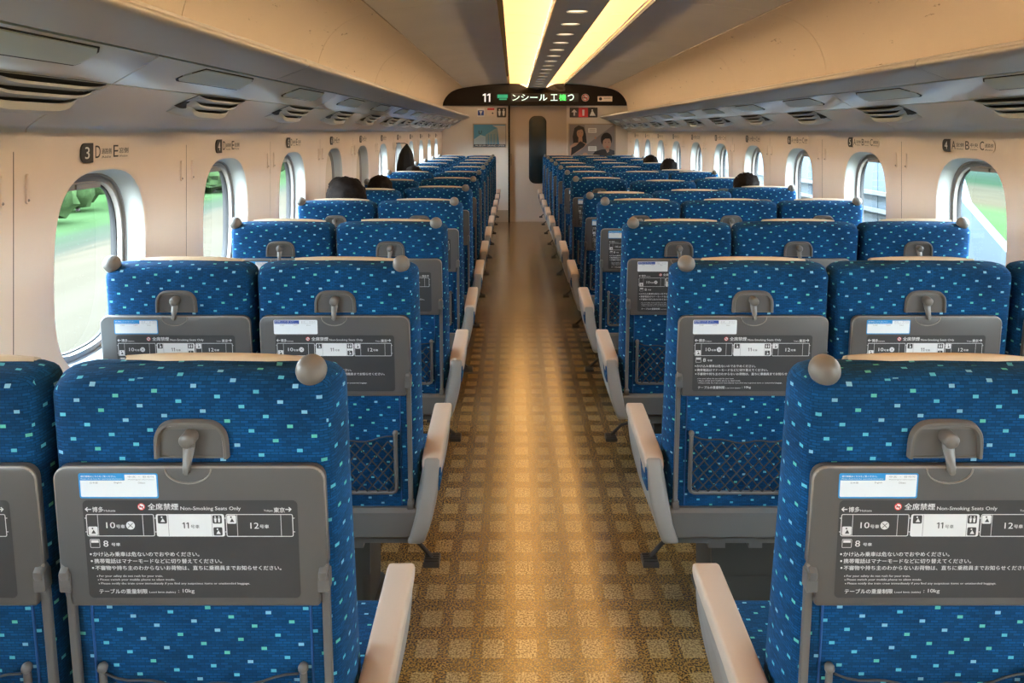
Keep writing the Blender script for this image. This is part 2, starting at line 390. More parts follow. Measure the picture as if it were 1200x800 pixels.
def person_icon(mb, x0, x1, y0, y1, place, bg, fg, kind=0):
    shape(mb, rrect(x0, x1, min(y0, y1), max(y0, y1), (x1-x0)*.12, 2), place, bg)
    w = x1-x0; h = y1-y0; p2 = lambda x, y: tuple(Vector(place(x, y))+(Vector(place(x, y))*0))
    up = LIFT(place)
    if kind == 0:       # seated washroom-like figure
        shape(mb, disc(x0+w*.45, y0+h*.78, w*.10, 10, w*.10), up, fg)
        shape(mb, [(x0+w*.30, y0+h*.2), (x0+w*.55, y0+h*.65), (x0+w*.68, y0+h*.42), (x0+w*.8, y0+h*.2)], up, fg)
    else:
        for q in (.3, .7):
            shape(mb, disc(x0+w*q, y0+h*.8, w*.09, 10), up, fg)
            shape(mb, [(x0+w*(q-.14), y0+h*.65), (x0+w*(q+.14), y0+h*.65), (x0+w*(q+.08), y0+h*.15), (x0+w*(q-.08), y0+h*.15)], up, fg)
_lift = {}
def LIFT(place, n=1):
    d = place.lift
    def f(x, y): return tuple(Vector(place(x, y))+Vector(d)*n)
    f.lift = d; return f

# ------------------------------------------------------------------ outside world
g = MB(); g.quad((-400, -200, -7), (400, -200, -7), (400, 900, -7), (-400, 900, -7))
structure(OB('ground', g, ['ground'], smooth=0))
def tree(x, y, h, r, label):
    t = thing('tree', label, 'tree', (x, y, -7), 'trees beyond the fields on the left')
    b = MB(); b.tube([(0, 0, 0), (.1, 0, h*.35), (0, 0, h*.6)], [.22, .16, .1], 8); OB('trunk', b, ['bark'], t)
    c = MB(); rs = random.random()*50
    for k in range(4):
        cx, cy, cz = random.uniform(-.5, .5)*r, random.uniform(-.5, .5)*r, h*.48+random.uniform(-.08, .16)*h
        c.ball((cx, cy, cz), (r*.8, r*.8, h*.40), 20, 12, 0, lambda p: p*(1+.35*noise.noise(p*2.3+Vector((rs, k, 0)))))
    OB('crown', c, ['leaf'], t)
ords = ['first', 'second', 'third', 'fourth', 'fifth', 'sixth', 'seventh', 'eighth', 'ninth', 'tenth', 'eleventh', 'twelfth', 'thirteenth', 'fourteenth', 'fifteenth', 'sixteenth']
for k in range(14):
    tree(-41-random.uniform(0, 6), 74+k*13+random.uniform(-3, 3), random.uniform(4.2, 6.2), random.uniform(2.6, 4.0),
         'round green tree through the left windows, %s in the row going away' % ords[k])
br = thing('noise_barrier', 'pale blue panelled noise barrier with rails outside the right windows', 'barrier', (4.0, 0, 0))
yy = [8.0+2*i for i in range(24)]
b = MB(); b.prism([(6.2, -3), (8.0, -3), (8.0, 2.2), (7.3, .9), (6.2, .3)], 'x', 0, .08, 0); OB('panel', b, ['barrier'], br)
me = None
for y in yy:
    if me is None:
        b = MB(); b.box(0, .06, .02, 1.98, -3, 2.2)
        for q in range(5): b.box(-.006, 0, .2+q*.4, .26+q*.4, -3, 2.2)
        me = b.mesh('panel', [MT['barrier']], 0, False)
    link('panel', me, br, (0, y, 0))
for z in (.86, .67, .3):
    b = MB(); b.box(-.07, -.02, 7.4, 56, z-.02, z+.02); OB('rail', b, ['railing'], br)

# ------------------------------------------------------------------ shell of the carriage
f = MB(); f.box(XC-1.9, XC+1.9, Y0, Y1+.3, -.08, 0); structure(OB('floor', f, ['floor'], smooth=0))
ceil = MB(); ceil.box(XC-1.75, XC+1.75, Y0-.1, Y1+.2, 2.46, 2.5); ceil = structure(OB('ceiling', ceil, ['dark'], smooth=0))

SEAM = [0.9+2.08*k for k in range(-2, 7)]
def spans(seams, end=Y1):
    e = [Y0]+[s for s in seams if Y0 < s < end]+[end]; return [(e[i]+.003, e[i+1]-.003) for i in range(len(e)-1)]
def strip(profile, y0, y1, thick=.012, sgn=1, m=0, mb=None):
    # profile: (h, zrel) seen from the cabin; gives a thin solid sheet extruded along y
    b = mb or MB(); n = len(profile)
    pts = [(XC+sgn*h, EYE+z) for h, z in profile]
    back = []
    for i in range(n):
        a = Vector(pts[max(0, i-1)]); c = Vector(pts[min(n-1, i+1)]); t = (c-a).normalized(); nn = Vector((-t.y, t.x))
        cen = Vector((XC, 1.2)); p = Vector(pts[i])
        if (p-cen).dot(nn) < 0: nn = -nn
        back.append(tuple(p+nn*thick))
    ring = pts+back[::-1]
    A = sum(ring[i][0]*ring[(i+1) % len(ring)][1]-ring[(i+1) % len(ring)][0]*ring[i][1] for i in range(len(ring)))
    if A > 0: ring = ring[::-1]
    b.loft([[(x, y0, z) for x, z in ring], [(x, y1, z) for x, z in ring]], m); return b
def smoothcurve(P, k=4):
    out = []
    for i in range(len(P)-1):
        p0 = Vector(P[max(0, i-1)]); p1 = Vector(P[i]); p2 = Vector(P[i+1]); p3 = Vector(P[min(len(P)-1, i+2)])
        for j in range(k):
            t = j/k; out.append(tuple(.5*((2*p1)+(p2-p0)*t+(2*p0-5*p1+4*p2-p3)*t*t+(3*p1-p0-3*p2+p3)*t**3)))
    out.append(tuple(P[-1])); return out

P_FLAT = smoothcurve([(.462, .808), (.70, .795), (.95, .772), (1.203, .738)])
P_SIDE = smoothcurve([(1.211, .735), (1.31, .712), (1.41, .665), (1.49, .59), (1.545, .49), (1.572, .37), (1.575, .22)])
P_NOSE = smoothcurve([(1.30, .235), (1.17, .262), (1.130, .262), (1.105, .250), (1.108, .235), (1.150, .216), (1.225, .188)], 4)
P_UND1 = [(1.237, .186), (1.290, .153), (1.350, .118)]
P_UND2 = smoothcurve([(1.353, .116), (1.40, .096), (1.46, .070), (1.52, .040), (1.560, .012), (1.566, -.004)], 3)
LC = XC+.033      # the lights sit a little to the right of the middle
for sgn in (-1, 1):
    for (a, b_) in spans(SEAM):
        OB('ceiling_panel', strip(P_FLAT, a, b_, sgn=sgn), ['ceil'], ceil)
        OB('side_panel', strip(P_SIDE, a, b_, sgn=sgn), ['side'], ceil)
for sgn in (-1, 1):
    for y in SEAM:
        if Y0 < y < Y1: q = strip([(h+.006, z+.004) for h, z in P_SIDE], y-.03, y+.03, .004, sgn); OB('joint_strip', q, ['dark'], ceil)
# cove reflectors with an added glow, and the lamps beside the centre panel
dsp = spans([1.54+1.04*k for k in range(-4, 13)])
P_DIF = smoothcurve([(.455, .806), (.37, .815), (.27, .812), (.20, .800), (.160, .784)], 3)
lt = thing('ceiling_light', 'long warm indirect ceiling light in two glowing bands along the carriage', 'light', (LC, (Y0+Y1)/2, EYE+.8))
def rel(mb, o): mb.v = [(p[0]-o[0], p[1]-o[1], p[2]-o[2]) for p in mb.v]; return mb
lo = (LC, (Y0+Y1)/2, EYE+.8)
for sgn in (-1, 1):
    for (a, b_) in dsp:
        q = strip(P_DIF, a+.005, b_-.005, .008, sgn); q.v = [(p[0]+.033, p[1], p[2]) for p in q.v]
        OB('cove_reflector', rel(q, lo), ['emit'], lt)
    q = MB(); q.tube([(LC+sgn*.135, Y0+.02, EYE+.769), (LC+sgn*.135, Y1-.04, EYE+.769)], .008, 6); OB('lamp_tube', rel(q, lo), ['tube'], lt)
    q = MB(); x = sorted((LC+sgn*.456, LC+sgn*.462)); q.box(x[0], x[1], Y0+.01, Y1-.03, EYE+.78, EYE+.806); OB('edge_strip', rel(q, lo), ['dark'], lt)
# centre panel with round downlights: build as strips around holes
cp = MB(); cw = .152; R = .066; zc = EYE+.736
holes = [5.03+.59*k for k in range(-13, 15)]
holes = [h for h in holes if Y0+.3 < h < Y1-.2]
def ring_panel(mb, y0, y1, yc, z):
    angs = sorted(set([2*pi*k/24 for k in range(24)]+[math.atan2(a, b) % (2*pi) for a in (y1-yc, y0-yc) for b in (cw, -cw)]))
    inn = []; out = []
    for t in angs:
        c, s_ = cos(t), sin(t); inn.append((LC+R*c, yc+R*s_, z))
        k = min((cw/abs(c)) if abs(c) > 1e-9 else 1e9, ((y1-yc)/s_ if s_ > 0 else (y0-yc)/s_) if abs(s_) > 1e-9 else 1e9)
        out.append((LC+k*c, yc+k*s_, z))
    up = [(p[0], p[1], z+.03) for p in inn]; n = len(angs)
    mb.add(out+inn+up, [(i, n+i, n+(i+1) % n, (i+1) % n) for i in range(n)]+[(n+i, 2*n+i, 2*n+(i+1) % n, n+(i+1) % n) for i in range(n)], 0)
for i, h in enumerate(holes):
    a = Y0 if i == 0 else (holes[i-1]+h)/2; b_ = Y1 if i == len(holes)-1 else (h+holes[i+1])/2
    ring_panel(cp, a, b_, h, zc)
cp.box(LC-cw, LC-cw+.004, Y0, Y1, zc, zc+.022); cp.box(LC+cw-.004, LC+cw, Y0, Y1, zc, zc+.022)
cpo = OB('centre_panel', cp, ['cpanel'], ceil, smooth=30)
cb = MB(); cb.box(LC-.12, LC+.12, Y0, Y1, zc+.034, zc+.046); OB('centre_tray', cb, ['cpanel'], ceil, smooth=0)
dl = None; nvis = 0
for i, h in enumerate(holes):
    if h < 4.6: continue
    t = thing('downlight', 'round warm downlight in the grey ceiling strip, %s from the end nearest the camera' % ords[nvis], 'light', (LC, h, zc+.03), 'downlights in the centre strip'); nvis += 1
    if dl is None:
        a = MB(); a.add([(.062*cos(2*pi*k/20), .062*sin(2*pi*k/20), 0) for k in range(20)], [tuple(range(19, -1, -1))]); dl = a.mesh('lens', [MT['down']], 0, False)
        a = MB(); n = 24
        a.loft([[(r_*cos(-2*pi*k/n), r_*sin(-2*pi*k/n), z) for k in range(n)] for r_, z in ((.0655, -.001), (.0655, -.031), (.070, -.033), (.070, -.0305))], 0, False); dr = a.mesh('trim_ring', [MT['vent']], 40, False)
    link('lens', dl, t, (0, 0, -.024)); link('trim_ring', dr, t)

# ------------------------------------------------------------------ luggage racks
USEAM = [2.03+2.08*k for k in range(-2, 6)]
def on_under(h):      # height of the underside at h
    P = P_UND1+P_UND2
    for i in range(len(P)-1):
        if P[i][0] <= h <= P[i+1][0]:
            t = (h-P[i][0])/(P[i+1][0]-P[i][0]); return P[i][1]+t*(P[i+1][1]-P[i][1])
    return P[-1][1]
for sgn, side in ((-1, 'left'), (1, 'right')):
    rk = thing('luggage_rack', 'grey overhead luggage rack running along the %s wall above the windows' % side, 'luggage rack', (XC+sgn*1.4, 5, EYE+.2))
    ro = (XC+sgn*1.4, 5, EYE+.2)
    for (a, b_) in spans(SEAM, Y1-.016):
        OB('rack_edge', rel(strip(P_NOSE, a, b_, .006, sgn), ro), ['nose'], rk)
    q = strip([(1.29, .225), (1.565, .215)], Y0, Y1-.016, .01, sgn); OB('shelf', rel(q, ro), ['dark'], rk)
    for (a, b_) in spans(USEAM, Y1-.016):
        OB('underside_panel', rel(strip(P_UND1, a, b_, .006, sgn), ro), ['under'], rk)
        OB('cove_panel', rel(strip(P_UND2, a, b_, .006, sgn), ro), ['under'], rk)
    q = strip([(1.222, .192), (1.24, .19)], Y0, Y1-.016, .004, sgn); q.v = [(p[0], p[1], p[2]+.003) for p in q.v]; OB('shadow_gap', rel(q, ro), ['dark'], rk)
    X = lambda h: XC+sgn*h
    vm = []
    for k in range(-4, 11):
        yc = 2.56+1.04*k
        # light panel: frosted plate standing in a dark rim
        for nm, e, dz, mt in (('light_panel_rim', .006, -.0025, 'dark'), ('light_panel', 0, -.005, 'lens')):
            q = MB(); h0, h1 = 1.246-e*.3, 1.300+e; ya, yb = yc-.27-e, yc+.25+e
            P = [(h0, ya+.08), (h0, yb-.02), (h0+.012, yb), (h1-.01, yb), (h1, yb-.012), (h1, ya+.02), (h1-.006, ya), (h1-.02, ya+.005)]
            top = [(X(h), y, EYE+on_under(h)+dz) for h, y in P]; bot = [(x, y, z+.006) for x, y, z in top]
            if sgn > 0: top, bot = bot, top
            q.loft([bot, top], 0); OB(nm, rel(q, ro), [mt], rk, smooth=0)
        # air vent
        yv = 2.82+1.04*k
        vo = bpy.data.objects.new('air_vent', None)
        if not vm:
            NS = 17
            def sect(L, pts, name, mt, p=6):
                q = MB(); rings = []
                for j in range(NS):
                    s_ = -1+2*j/(NS-1); y = s_*L; k_ = max(.04, (1-abs(s_)**p)); 
                    rings.append([(sgn*h, y, on_under(h)-.002+(z-on_under(h)+.002)*(k_ if z < on_under(h) else 1)) for h, z in pts])
                if sgn < 0: rings = rings[::-1]
                q.loft(rings, 0); vm.append((name, q.mesh(name, [MT[mt]], 50, False)))
            sect(.226, [(1.352, .121), (1.356, .112), (1.372, .098), (1.396, .076), (1.414, .060), (1.430, .066), (1.436, .085)], 'vent_recess', 'dark', 3)
            sect(.228, [(1.352, .104), (1.353, .0975), (1.395, .090), (1.395, .098)], 'vent_fin', 'vent', 5)
            sect(.212, [(1.374, .083), (1.375, .0765), (1.42, .068), (1.42, .076)], 'vent_fin', 'vent')
            sect(.192, [(1.396, .063), (1.400, .046), (1.43, .040), (1.468, .052), (1.475, .064), (1.42, .066)], 'vent_lip', 'vent')
        C.objects.link(vo); vo.parent = rk; vo.location = (XC-ro[0], yv-ro[1], EYE-ro[2])
        for nm, me in vm: link(nm, me, vo)

# ------------------------------------------------------------------ side walls and windows
WA, WB, WN = .268, .285, 3.0
ZW = EYE-.114-WB            # centre height of the windows
def sup(t, d=0.0):
    a, b = WA-d, WB-d; c, s_ = abs(cos(t)), abs(sin(t))
    r = ((c/a)**WN+(s_/b)**WN)**(-1/WN); return r*cos(t), r*sin(t)
S0, S1 = -.467, .573; T0, T1 = .42-ZW, EYE-.002-ZW
angs = sorted(set([2*pi*k/56 for k in range(56)]+[math.atan2(a, b) % (2*pi) for a in (T0, T1) for b in (S0+.0015, S1-.0015)]))
def rect_hit(t):
    c, s_ = cos(t), sin(t); k = 1e9
    if abs(c) > 1e-9: k = min(k, ((S1-.0015) if c > 0 else (S0+.0015))/c)
    if abs(s_) > 1e-9: k = min(k, (T1 if s_ > 0 else T0)/s_)
    return k*c, k*s_
def pillar(s_):
    e = lambda x: max(0, min(1, x))**2*(3-2*max(0, min(1, x)))
    return .012*(e((s_-.36)/.06)+e((-s_-.31)/.05))
def wall_panel_mesh(wx, sgn):
    b = MB(); rings = []
    for f_ in (1, .75, .5, .3, .15, .05, 0):
        r = []
        for t in angs:
            h = sup(t, -.004); o = rect_hit(t); s_ = h[0]+(o[0]-h[0])*f_; z = h[1]+(o[1]-h[1])*f_
            r.append((wx-sgn*pillar(s_), s_, z))
        rings.append(r)
    for d, dep in ((0, .002), (.003, .007), (.006, .02), (.012, .058)):
        rings.append([(wx+sgn*dep, *sup(t, d)) for t in angs])
    if sgn > 0: rings = [r[::-1] for r in rings]
    nrev = 7
    b.loft(rings[:nrev+1], 0, False); b.loft(rings[nrev:], 1, False)
    return b.mesh('wall_panel', [MT['wall'], MT['reveal']], 50, False)
def ringmesh(wx, sgn, prof, name, mats):
    b = MB(); rings = [[(wx+sgn*dep, *sup(t, d)) for t in angs] for d, dep in prof]
    if sgn > 0: rings = [r[::-1] for r in rings]
    b.loft(rings, 0, False); return b.mesh(name, [MT[m] for m in mats], 30, False)
SEATLBL = ['3', '4', '5', '6', '7', '8', '9', '10', '11', '12', '13']
wn = 0
for sgn, side, wx in ((-1, 'left', XC-HW), (1, 'right', XC+HW)):
    q = MB(); q.box(*sorted((wx+sgn*.012, wx+sgn*.04)), Y0, Y1+.05, -.02, .41); q.box(*sorted((wx+sgn*.012, wx+sgn*.04)), Y0, Y1+.05, EYE-.05, 2.47)
    for k in range(-5, 12): q.box(*sorted((wx+sgn*.004, wx+sgn*.13)), 1.97+1.04*k-.0012, 1.97+1.04*k+.0012, .40, EYE, 1)
    wl = structure(OB('wall_'+side, q, ['wall', 'dark'], smooth=0))
    pm = wall_panel_mesh(wx, sgn)
    fm = ringmesh(wx, sgn, [(.012, .057), (.017, .057), (.018, .066), (.026, .066), (.027, .061), (.035, .062), (.037, .078)], 'window_frame', ['wframe'])
    gm_ = ringmesh(wx, sgn, [(.036, .077), (.041, .0775), (.042, .085)], 'gasket', ['rubber'])
    b = MB(); rings = [[(wx+sgn*.059, *sup(t, .012)) for t in angs], [(wx+sgn*.11, *sup(t, .012)) for t in angs], [(wx+sgn*.11, *rect_hit(t)) for t in angs], [(wx+sgn*.02, *rect_hit(t)) for t in angs]]
    if sgn > 0: rings = [r[::-1] for r in rings]
    b.loft(rings, 0, False); om = b.mesh('outer_reveal', [MT['rubber']], 30, False)
    b = MB(); pts = [(wx+sgn*.083, *sup(t, .036)) for t in angs]; b.add(pts, [tuple(range(len(pts)))]); glm = b.mesh('glass', [MT['glass']], 0, False)
    # slim coat-hook slots
    hm = []
    for q2 in (-1, 1):
        b = MB(); b.prism(rrect(-.006, .006, -.037, .037, .0055), 'x', -.002, .004, 0, .001); hm = b.mesh('hook_slot', [MT['wall']], 40, False)
    b = MB(); b.ball((0, 0, -.028), .004, 10, 6); hk = b.mesh('hook_pin', [MT['wframe']], 60, False)
    for k in range(-5, 11):
        yc = 2.437+1.04*k
        link('wall_panel', pm, wl, (0, yc, ZW))
        wn += 1
        w = bpy.data.objects.new('window_%d' % wn, None); C.objects.link(w); structure(w); w.location = (0, yc, ZW)
        link('window_frame', fm, w); link('gasket', gm_, w); link('outer_reveal', om, w); link('glass', glm, w)
        # blind with bottom rail
        drop = {(-1, 3): .30, (-1, 4): .40}.get((sgn, k), .010)
        b = MB(); P = [sup(t, .034) for t in [pi*j/24 for j in range(25)]]; zb = WB-.034-drop
        P = [(p[0]*.985, p[1]) for p in P if p[1] > zb]
        hwid = max(abs(p[0]) for p in P)
        P = [(hwid, zb)]+P+[(-hwid, zb)]
        b.prism(P, 'x', *sorted((wx+sgn*.068, wx+sgn*.072)), 0); OB('blind', b, ['blind'], w, smooth=0)
        b = MB(); b.box(*sorted((wx+sgn*.064, wx+sgn*.076)), -hwid, hwid, zb-.014, zb+.004); b.box(*sorted((wx+sgn*.058, wx+sgn*.066)), -.05, .05, zb-.012, zb+.002); OB('blind_rail', b, ['wframe'], w, smooth=0)
        # coat-hook slots either side of the seam
        for dy in (-.05, .052):
            ys = yc+S1+dy
            h_ = link('coat_hook', hm, wl, (wx-sgn*.014, ys, EYE-.142)); link('hook_pin', hk, h_, (-sgn*.003, 0, 0))
        # seat sign
        d0 = yc
        if k < (0 if sgn < 0 else 1): continue
        L = .145 if sgn < 0 else .20
        num = SEATLBL[k]
        lab = 'seat row sign reading %s above the %s %s window from the camera' % ('D E' if sgn < 0 else 'A B C', ords[k] if sgn < 0 else ords[k-1], side)
        t = thing('seat_row_sign', lab, 'sign', (wx-sgn*.001, yc, EYE-.061), 'seat row signs on the %s wall' % side)
        def pl(dx):
            def f_(x, y): return (-sgn*dx, x if sgn < 0 else -x, y)
            f_.lift = (-sgn*.0006, 0, 0); return f_
        b = MB(); P = rrect(-L+.04, L, -.026, .026, (.002, .026, .026, .002) if sgn > 0 else .004)
        b.prism([(x if sgn < 0 else -x, y) for x, y in P], 'x', *sorted((0, -sgn*.003)), 0); OB('plate', b, ['signpale'], t, smooth=0)
        b = MB(); P = rrect(-L, -L+.066, -.028, .028, (.022, .002, .002, .022)); b.prism([(x if sgn < 0 else -x, y) for x, y in P], 'x', *sorted((0, -sgn*.0042)), 0); npo = OB('number_plate', b, ['signblack'], t, smooth=0)
        b = MB(); p0 = pl(.0048)
        text(b, num, p0, -L+.020 if len(num) < 2 else -L+.010, -L+.044 if len(num) < 2 else -L+.056, 0, .034, 0, .02)
        OB('number', b, ['signwhite'], npo, smooth=0); b = MB()
        p1 = pl(.0036)
        items = [('D', '通路側', 'Aisle'), ('E', '窓側', 'Window')] if sgn < 0 else [('A', '窓側', 'Window'), ('B', '中央', 'Center'), ('C', '通路側', 'Aisle')]
        wd = (2*L-.075)/len(items)
        for j, (a, jp, en) in enumerate(items):
            x = -L+.078+j*wd
            text(b, a, p1, x, x+.030, .002, .036, 1, .012)
            text(b, jp, p1, x+.036, x+wd-.012, .003, .017, 1, .02); text(b, en, p1, x+.036, x+wd-.016, -.014, .007, 1)
        OB('lettering', b, ['signwhite', 'signblack'], t, smooth=0)
    # last blank piece beside the end wall
    ye = 2.437+1.04*10+S1
    b = MB(); b.box(*sorted((wx, wx+sgn*.012)), ye, Y1, .42, EYE); OB('wall_panel', b, ['wall'], wl, smooth=0)
    b = MB(); b.box(*sorted((wx, wx+sgn*.012)), Y0, Y1, 0, .418); b.box(*sorted((wx, wx-sgn*.05)), Y0, Y1, 0, .12, 0, .006); structure(OB('baseboard_'+side, b, ['shroud'], smooth=0))
b = MB(); b.box(XC-1.7, XC+1.7, Y0-.1, Y0, 0, 2.46); structure(OB('wall_rear', b, ['endwall'], smooth=0))

# ------------------------------------------------------------------ end wall
DX0, DX1 = -.075, .905
b = MB(); b.box(XC-1.75, DX0, Y1, Y1+.06, 0, 2.46); b.box(DX1, XC+1.75, Y1, Y1+.06, 0, 2.46); b.box(DX0, DX1, Y1, Y1+.06, 1.97, 2.46)
structure(OB('wall_end', b, ['endwall'], smooth=0))
d = bpy.data.objects.new('door_1', None); C.objects.link(d); structure(d); d.location = ((DX0+DX1)/2, Y1+.05, 0)
do = (d.location.x, d.location.y, 0)
b = MB(); b.box(DX0-.02, DX1+.02, Y1+.062, Y1+.10, 0, 1.99); OB('door_leaf', rel(b, do), ['door'], d, smooth=0)
b = MB(); b.prism(rrect(.275, .54, .664, 1.775, .10, 8), 'y', Y1+.050, Y1+.0615, 0, .004); OB('door_window', rel(b, do), ['doorglass'], d)
b = MB(); O_ = rrect(.258, .557, .645, 1.794, .112, 8); 
b.prism(O_, 'y', Y1+.056, Y1+.0618, 0, .002); OB('window_gasket', rel(b, do), ['rubber'], d)
b = MB(); b.box(DX0-.018, DX0+.012, Y1-.012, Y1+.06, 0, 1.965); b2 = MB(); b2.box(DX1-.008, DX1+.02, Y1-.012, Y1+.06, 0, 1.965)
OB('door_jamb', rel(b, do), ['arch'], d, smooth=0); OB('door_jamb', rel(b2, do), ['endwall'], d, smooth=0)
b = MB(); b.box(-.055, -.035, Y1+.04, Y1+.062, .95, 1.15, 0, .004); OB('door_handle', rel(b, do), ['wframe'], d)
b = MB(); b.box(XC-HW+.02, DX0-.02, Y1-.006, Y1, 0, .20); b.box(DX1+.02, XC+HW-.02, Y1-.006, Y1, 0, .20); structure(OB('baseboard_end', b, ['steel'], smooth=0))
# dark arch over the door
full = [(h, z) for h, z in reversed(P_SIDE) if z > .47]+[(h, z) for h, z in reversed(P_FLAT)]
arch = [(XC-h, EYE+z+.003) for h, z in [(1.555, .433)]+full]+[(LC-.3, EYE+.80), (LC-.15, EYE+.735), (LC, EYE+.712), (LC+.15, EYE+.735), (LC+.3, EYE+.80)]+[(XC+h, EYE+z+.003) for h, z in reversed([(1.555, .433)]+full)]
b = MB(); b.prism(arch, 'y', Y1-.05, Y1, 0, 0); structure(OB('trim_1', b, ['arch'], smooth=0))
def endpl(y, ox=0, oz=0):
    def f_(px, py): return ((px-602)*Y1/960-ox, y, EYE-(py-154)*Y1/960-oz)
    f_.lift = (0, -.001, 0); return f_
def endthing(name, label, cat, x0, x1, y0, y1, ybase, mt, thick=.012, r=0, group=None):
    cx, cz = ((x0+x1)/2-602)*Y1/960, EYE-((y0+y1)/2-154)*Y1/960
    t = thing(name, label, cat, (cx, ybase, cz), group)
    hw, hh = (x1-x0)/2*Y1/960, (y1-y0)/2*Y1/960
    b = MB(); b.prism(rrect(-hw, hw, -hh, hh, max(r, .001), 3), 'y', -thick, 0, 0, .001 if thick > .004 else 0); OB('plate', b, [mt], t, smooth=0)
    def pl(px, py, n=1): return ((px-602)*Y1/960-cx, -thick-.0012, EYE-(py-154)*Y1/960-cz)
    pl.lift = (0, -.0012, 0); return t, pl
YA = Y1-.05
t, pl = endthing('display_housing', 'dark rectangular housing of the scrolling display above the end door', 'display', 577, 681, 107.5, 123.5, YA, 'arch', .035, .02)
b = MB(); shape(b, rrect(599, 677.5, 109.5, 119.5, .5), pl, 0); OB('screen', b, ['signblack'], t, smooth=0)
pu = LIFT(pl); pu2 = pu
b = MB()
flip = lambda s, x0, x1, m: text(b, s, flp(pu, 114.4), x0, x1, 114.4, 7.4, m, .02)
flip('ンシール', 600.5, 641, 0); flip('工', 645, 653, 0); flip('機', 655, 663, 1); flip('っ', 665, 672, 0)
OB('led_characters', b, ['led', 'ledg'], t, smooth=0)
b = MB(); shape(b, [(583, 111), (595, 111), (595, 115), (583, 115)], pl, 0); shape(b, [(585, 115.7), (594, 115.7), (594, 117.2), (585, 117.2)], pl, 0); OB('green_indicator', b, ['ledg2'], t, smooth=0)
t, pl = endthing('car_number_sign', 'white car number 11 on the dark arch left of the display', 'sign', 564, 576.5, 108.5, 120.5, YA, 'arch', .006)
b = MB(); one(b, 565.8, 569.4, 109.8, 119.4, pl, 0); one(b, 571, 574.6, 109.8, 119.4, pl, 0); OB('digits', b, ['number_emit'], t, smooth=0)
t, pl = endthing('no_smoking_sign', 'round white no-smoking sign right of the scrolling display', 'sign', 681, 690, 110, 119, YA, 'signwhite', .006, .064)
b = MB(); pu = LIFT(pl)
n = 24; a = disc(685.5, 114.5, 3.9, n); c_ = disc(685.5, 114.5, 3.1, n)
b.add([pl(*p) for p in a]+[pl(*p) for p in c_], [(i, n+i, n+(i+1) % n, (i+1) % n) for i in range(n)], 0)
shape(b, [(683, 112.6), (683.7, 111.9), (688.2, 116.5), (687.5, 117.2)][::-1], pu, 0); shape(b, [(682.8, 114.4), (688, 114.4), (688, 115.3), (682.8, 115.3)], pl, 1)
OB('symbol', b, ['red_ink', 'signblack'], t, smooth=0)
t, pl = endthing('camera_sign', 'small pale plate with a dot symbol at the right end of the arch', 'sign', 700, 717, 113, 119, YA, 'signpale', .006)
b = MB(); shape(b, disc(703.3, 116, 1.9), pl, 0); shape(b, [(707, 114.8), (715, 114.8), (715, 115.6), (707, 115.6)], pl, 1); OB('symbol', b, ['signblack', 'grey_ink'], t, smooth=0)
t, pl = endthing('pictogram_sign', 'small blue and white pictogram sign left of the red one', 'sign', 559.5, 567.5, 127, 137, Y1, 'signwhite', .006)
b = MB(); pu = LIFT(pl); shape(b, [(560, 129.3), (567, 129.3), (567, 135.2), (560, 135.2)][::-1], pl, 0)
shape(b, [(561.5, 130.2), (565.5, 130.2), (564.2, 132.4), (562.8, 132.4)][::-1], pu, 1); shape(b, [(563, 132), (564, 132), (564, 134.5), (563, 134.5)][::-1], pu, 1)
OB('symbol', b, ['navy_ink', 'signwhite'], t, smooth=0)
t, pl = endthing('notice_sign', 'small cream notice with a red top band beside the toilet pictogram', 'sign', 571, 579.5, 126.5, 135.5, Y1, 'signpale', .006)
b = MB(); shape(b, [(571.2, 126.7), (579.3, 126.7), (579.3, 128.9), (571.2, 128.9)][::-1], pl, 0); shape(b, disc(577.3, 132.6, .9), pl, 1); OB('symbol', b, ['red_ink', 'signblack'], t, smooth=0)
t, pl = endthing('toilet_sign', 'black toilet pictogram with two white figures beside the end door', 'sign', 582.3, 593.2, 126.3, 137.5, Y1, 'signblack', .006, .012)
b = MB()
for x in (585.3, 590.2):
    shape(b, disc(x, 128.7, 1.0, 12), pl, 0); shape(b, [(x-1.6, 130), (x+1.6, 130), (x+.9, 135.6), (x-.9, 135.6)][::-1], pl, 0)
OB('symbol', b, ['signwhite'], t, smooth=0)
t, pl = endthing('direction_sign', 'black sign with arrow, red bin square and washroom symbol right of the door', 'sign', 667.5, 700.2, 126, 137.6, Y1, 'signblack', .006, .01)
b = MB(); pu = LIFT(pl)
shape(b, [(678, 126.3), (689, 126.3), (689, 137.3), (678, 137.3)][::-1], pl, 1)
shape(b, [(672.9, 128), (676.3, 131.5), (673.8, 131.5), (673.8, 135.5), (672, 135.5), (672, 131.5), (669.5, 131.5)], pl, 0)
shape(b, [(682.2, 128.5), (685, 128.5), (684.7, 135.5), (682.5, 135.5)][::-1], pu, 0)
shape(b, disc(694, 129, 1, 12), pl, 0); shape(b, [(693.2, 130.2), (695, 130.2), (698, 135.6), (691, 135.6)][::-1], pl, 0)
OB('symbol', b, ['signwhite', 'red_ink'], t, smooth=0)
MT['p_sky'] = mat('print_sky', (.08, .30, .50), .35); MT['p_cloud'] = mat('print_cloud', (.45, .58, .62), .35); MT['p_tower'] = mat('print_tower', (.26, .38, .42), .35)
MT['p_pale'] = mat('print_pale', (.55, .53, .48), .35); MT['p_grey'] = mat('print_grey', (.25, .23, .23), .35); MT['p_light'] = mat('print_light', (.42, .39, .38), .35)
MT['p_black'] = mat('print_black', (.015, .012, .014), .35); MT['p_skin'] = mat('print_skin', (.50, .30, .21), .35)
t, pl = endthing('poster', 'framed blue poster of tall pale towers left of the end door', 'poster', 554, 593.4, 144.8, 173, Y1, 'steel', .02)
b = MB(); L2, L3 = LIFT(pl), LIFT(pl, 2)
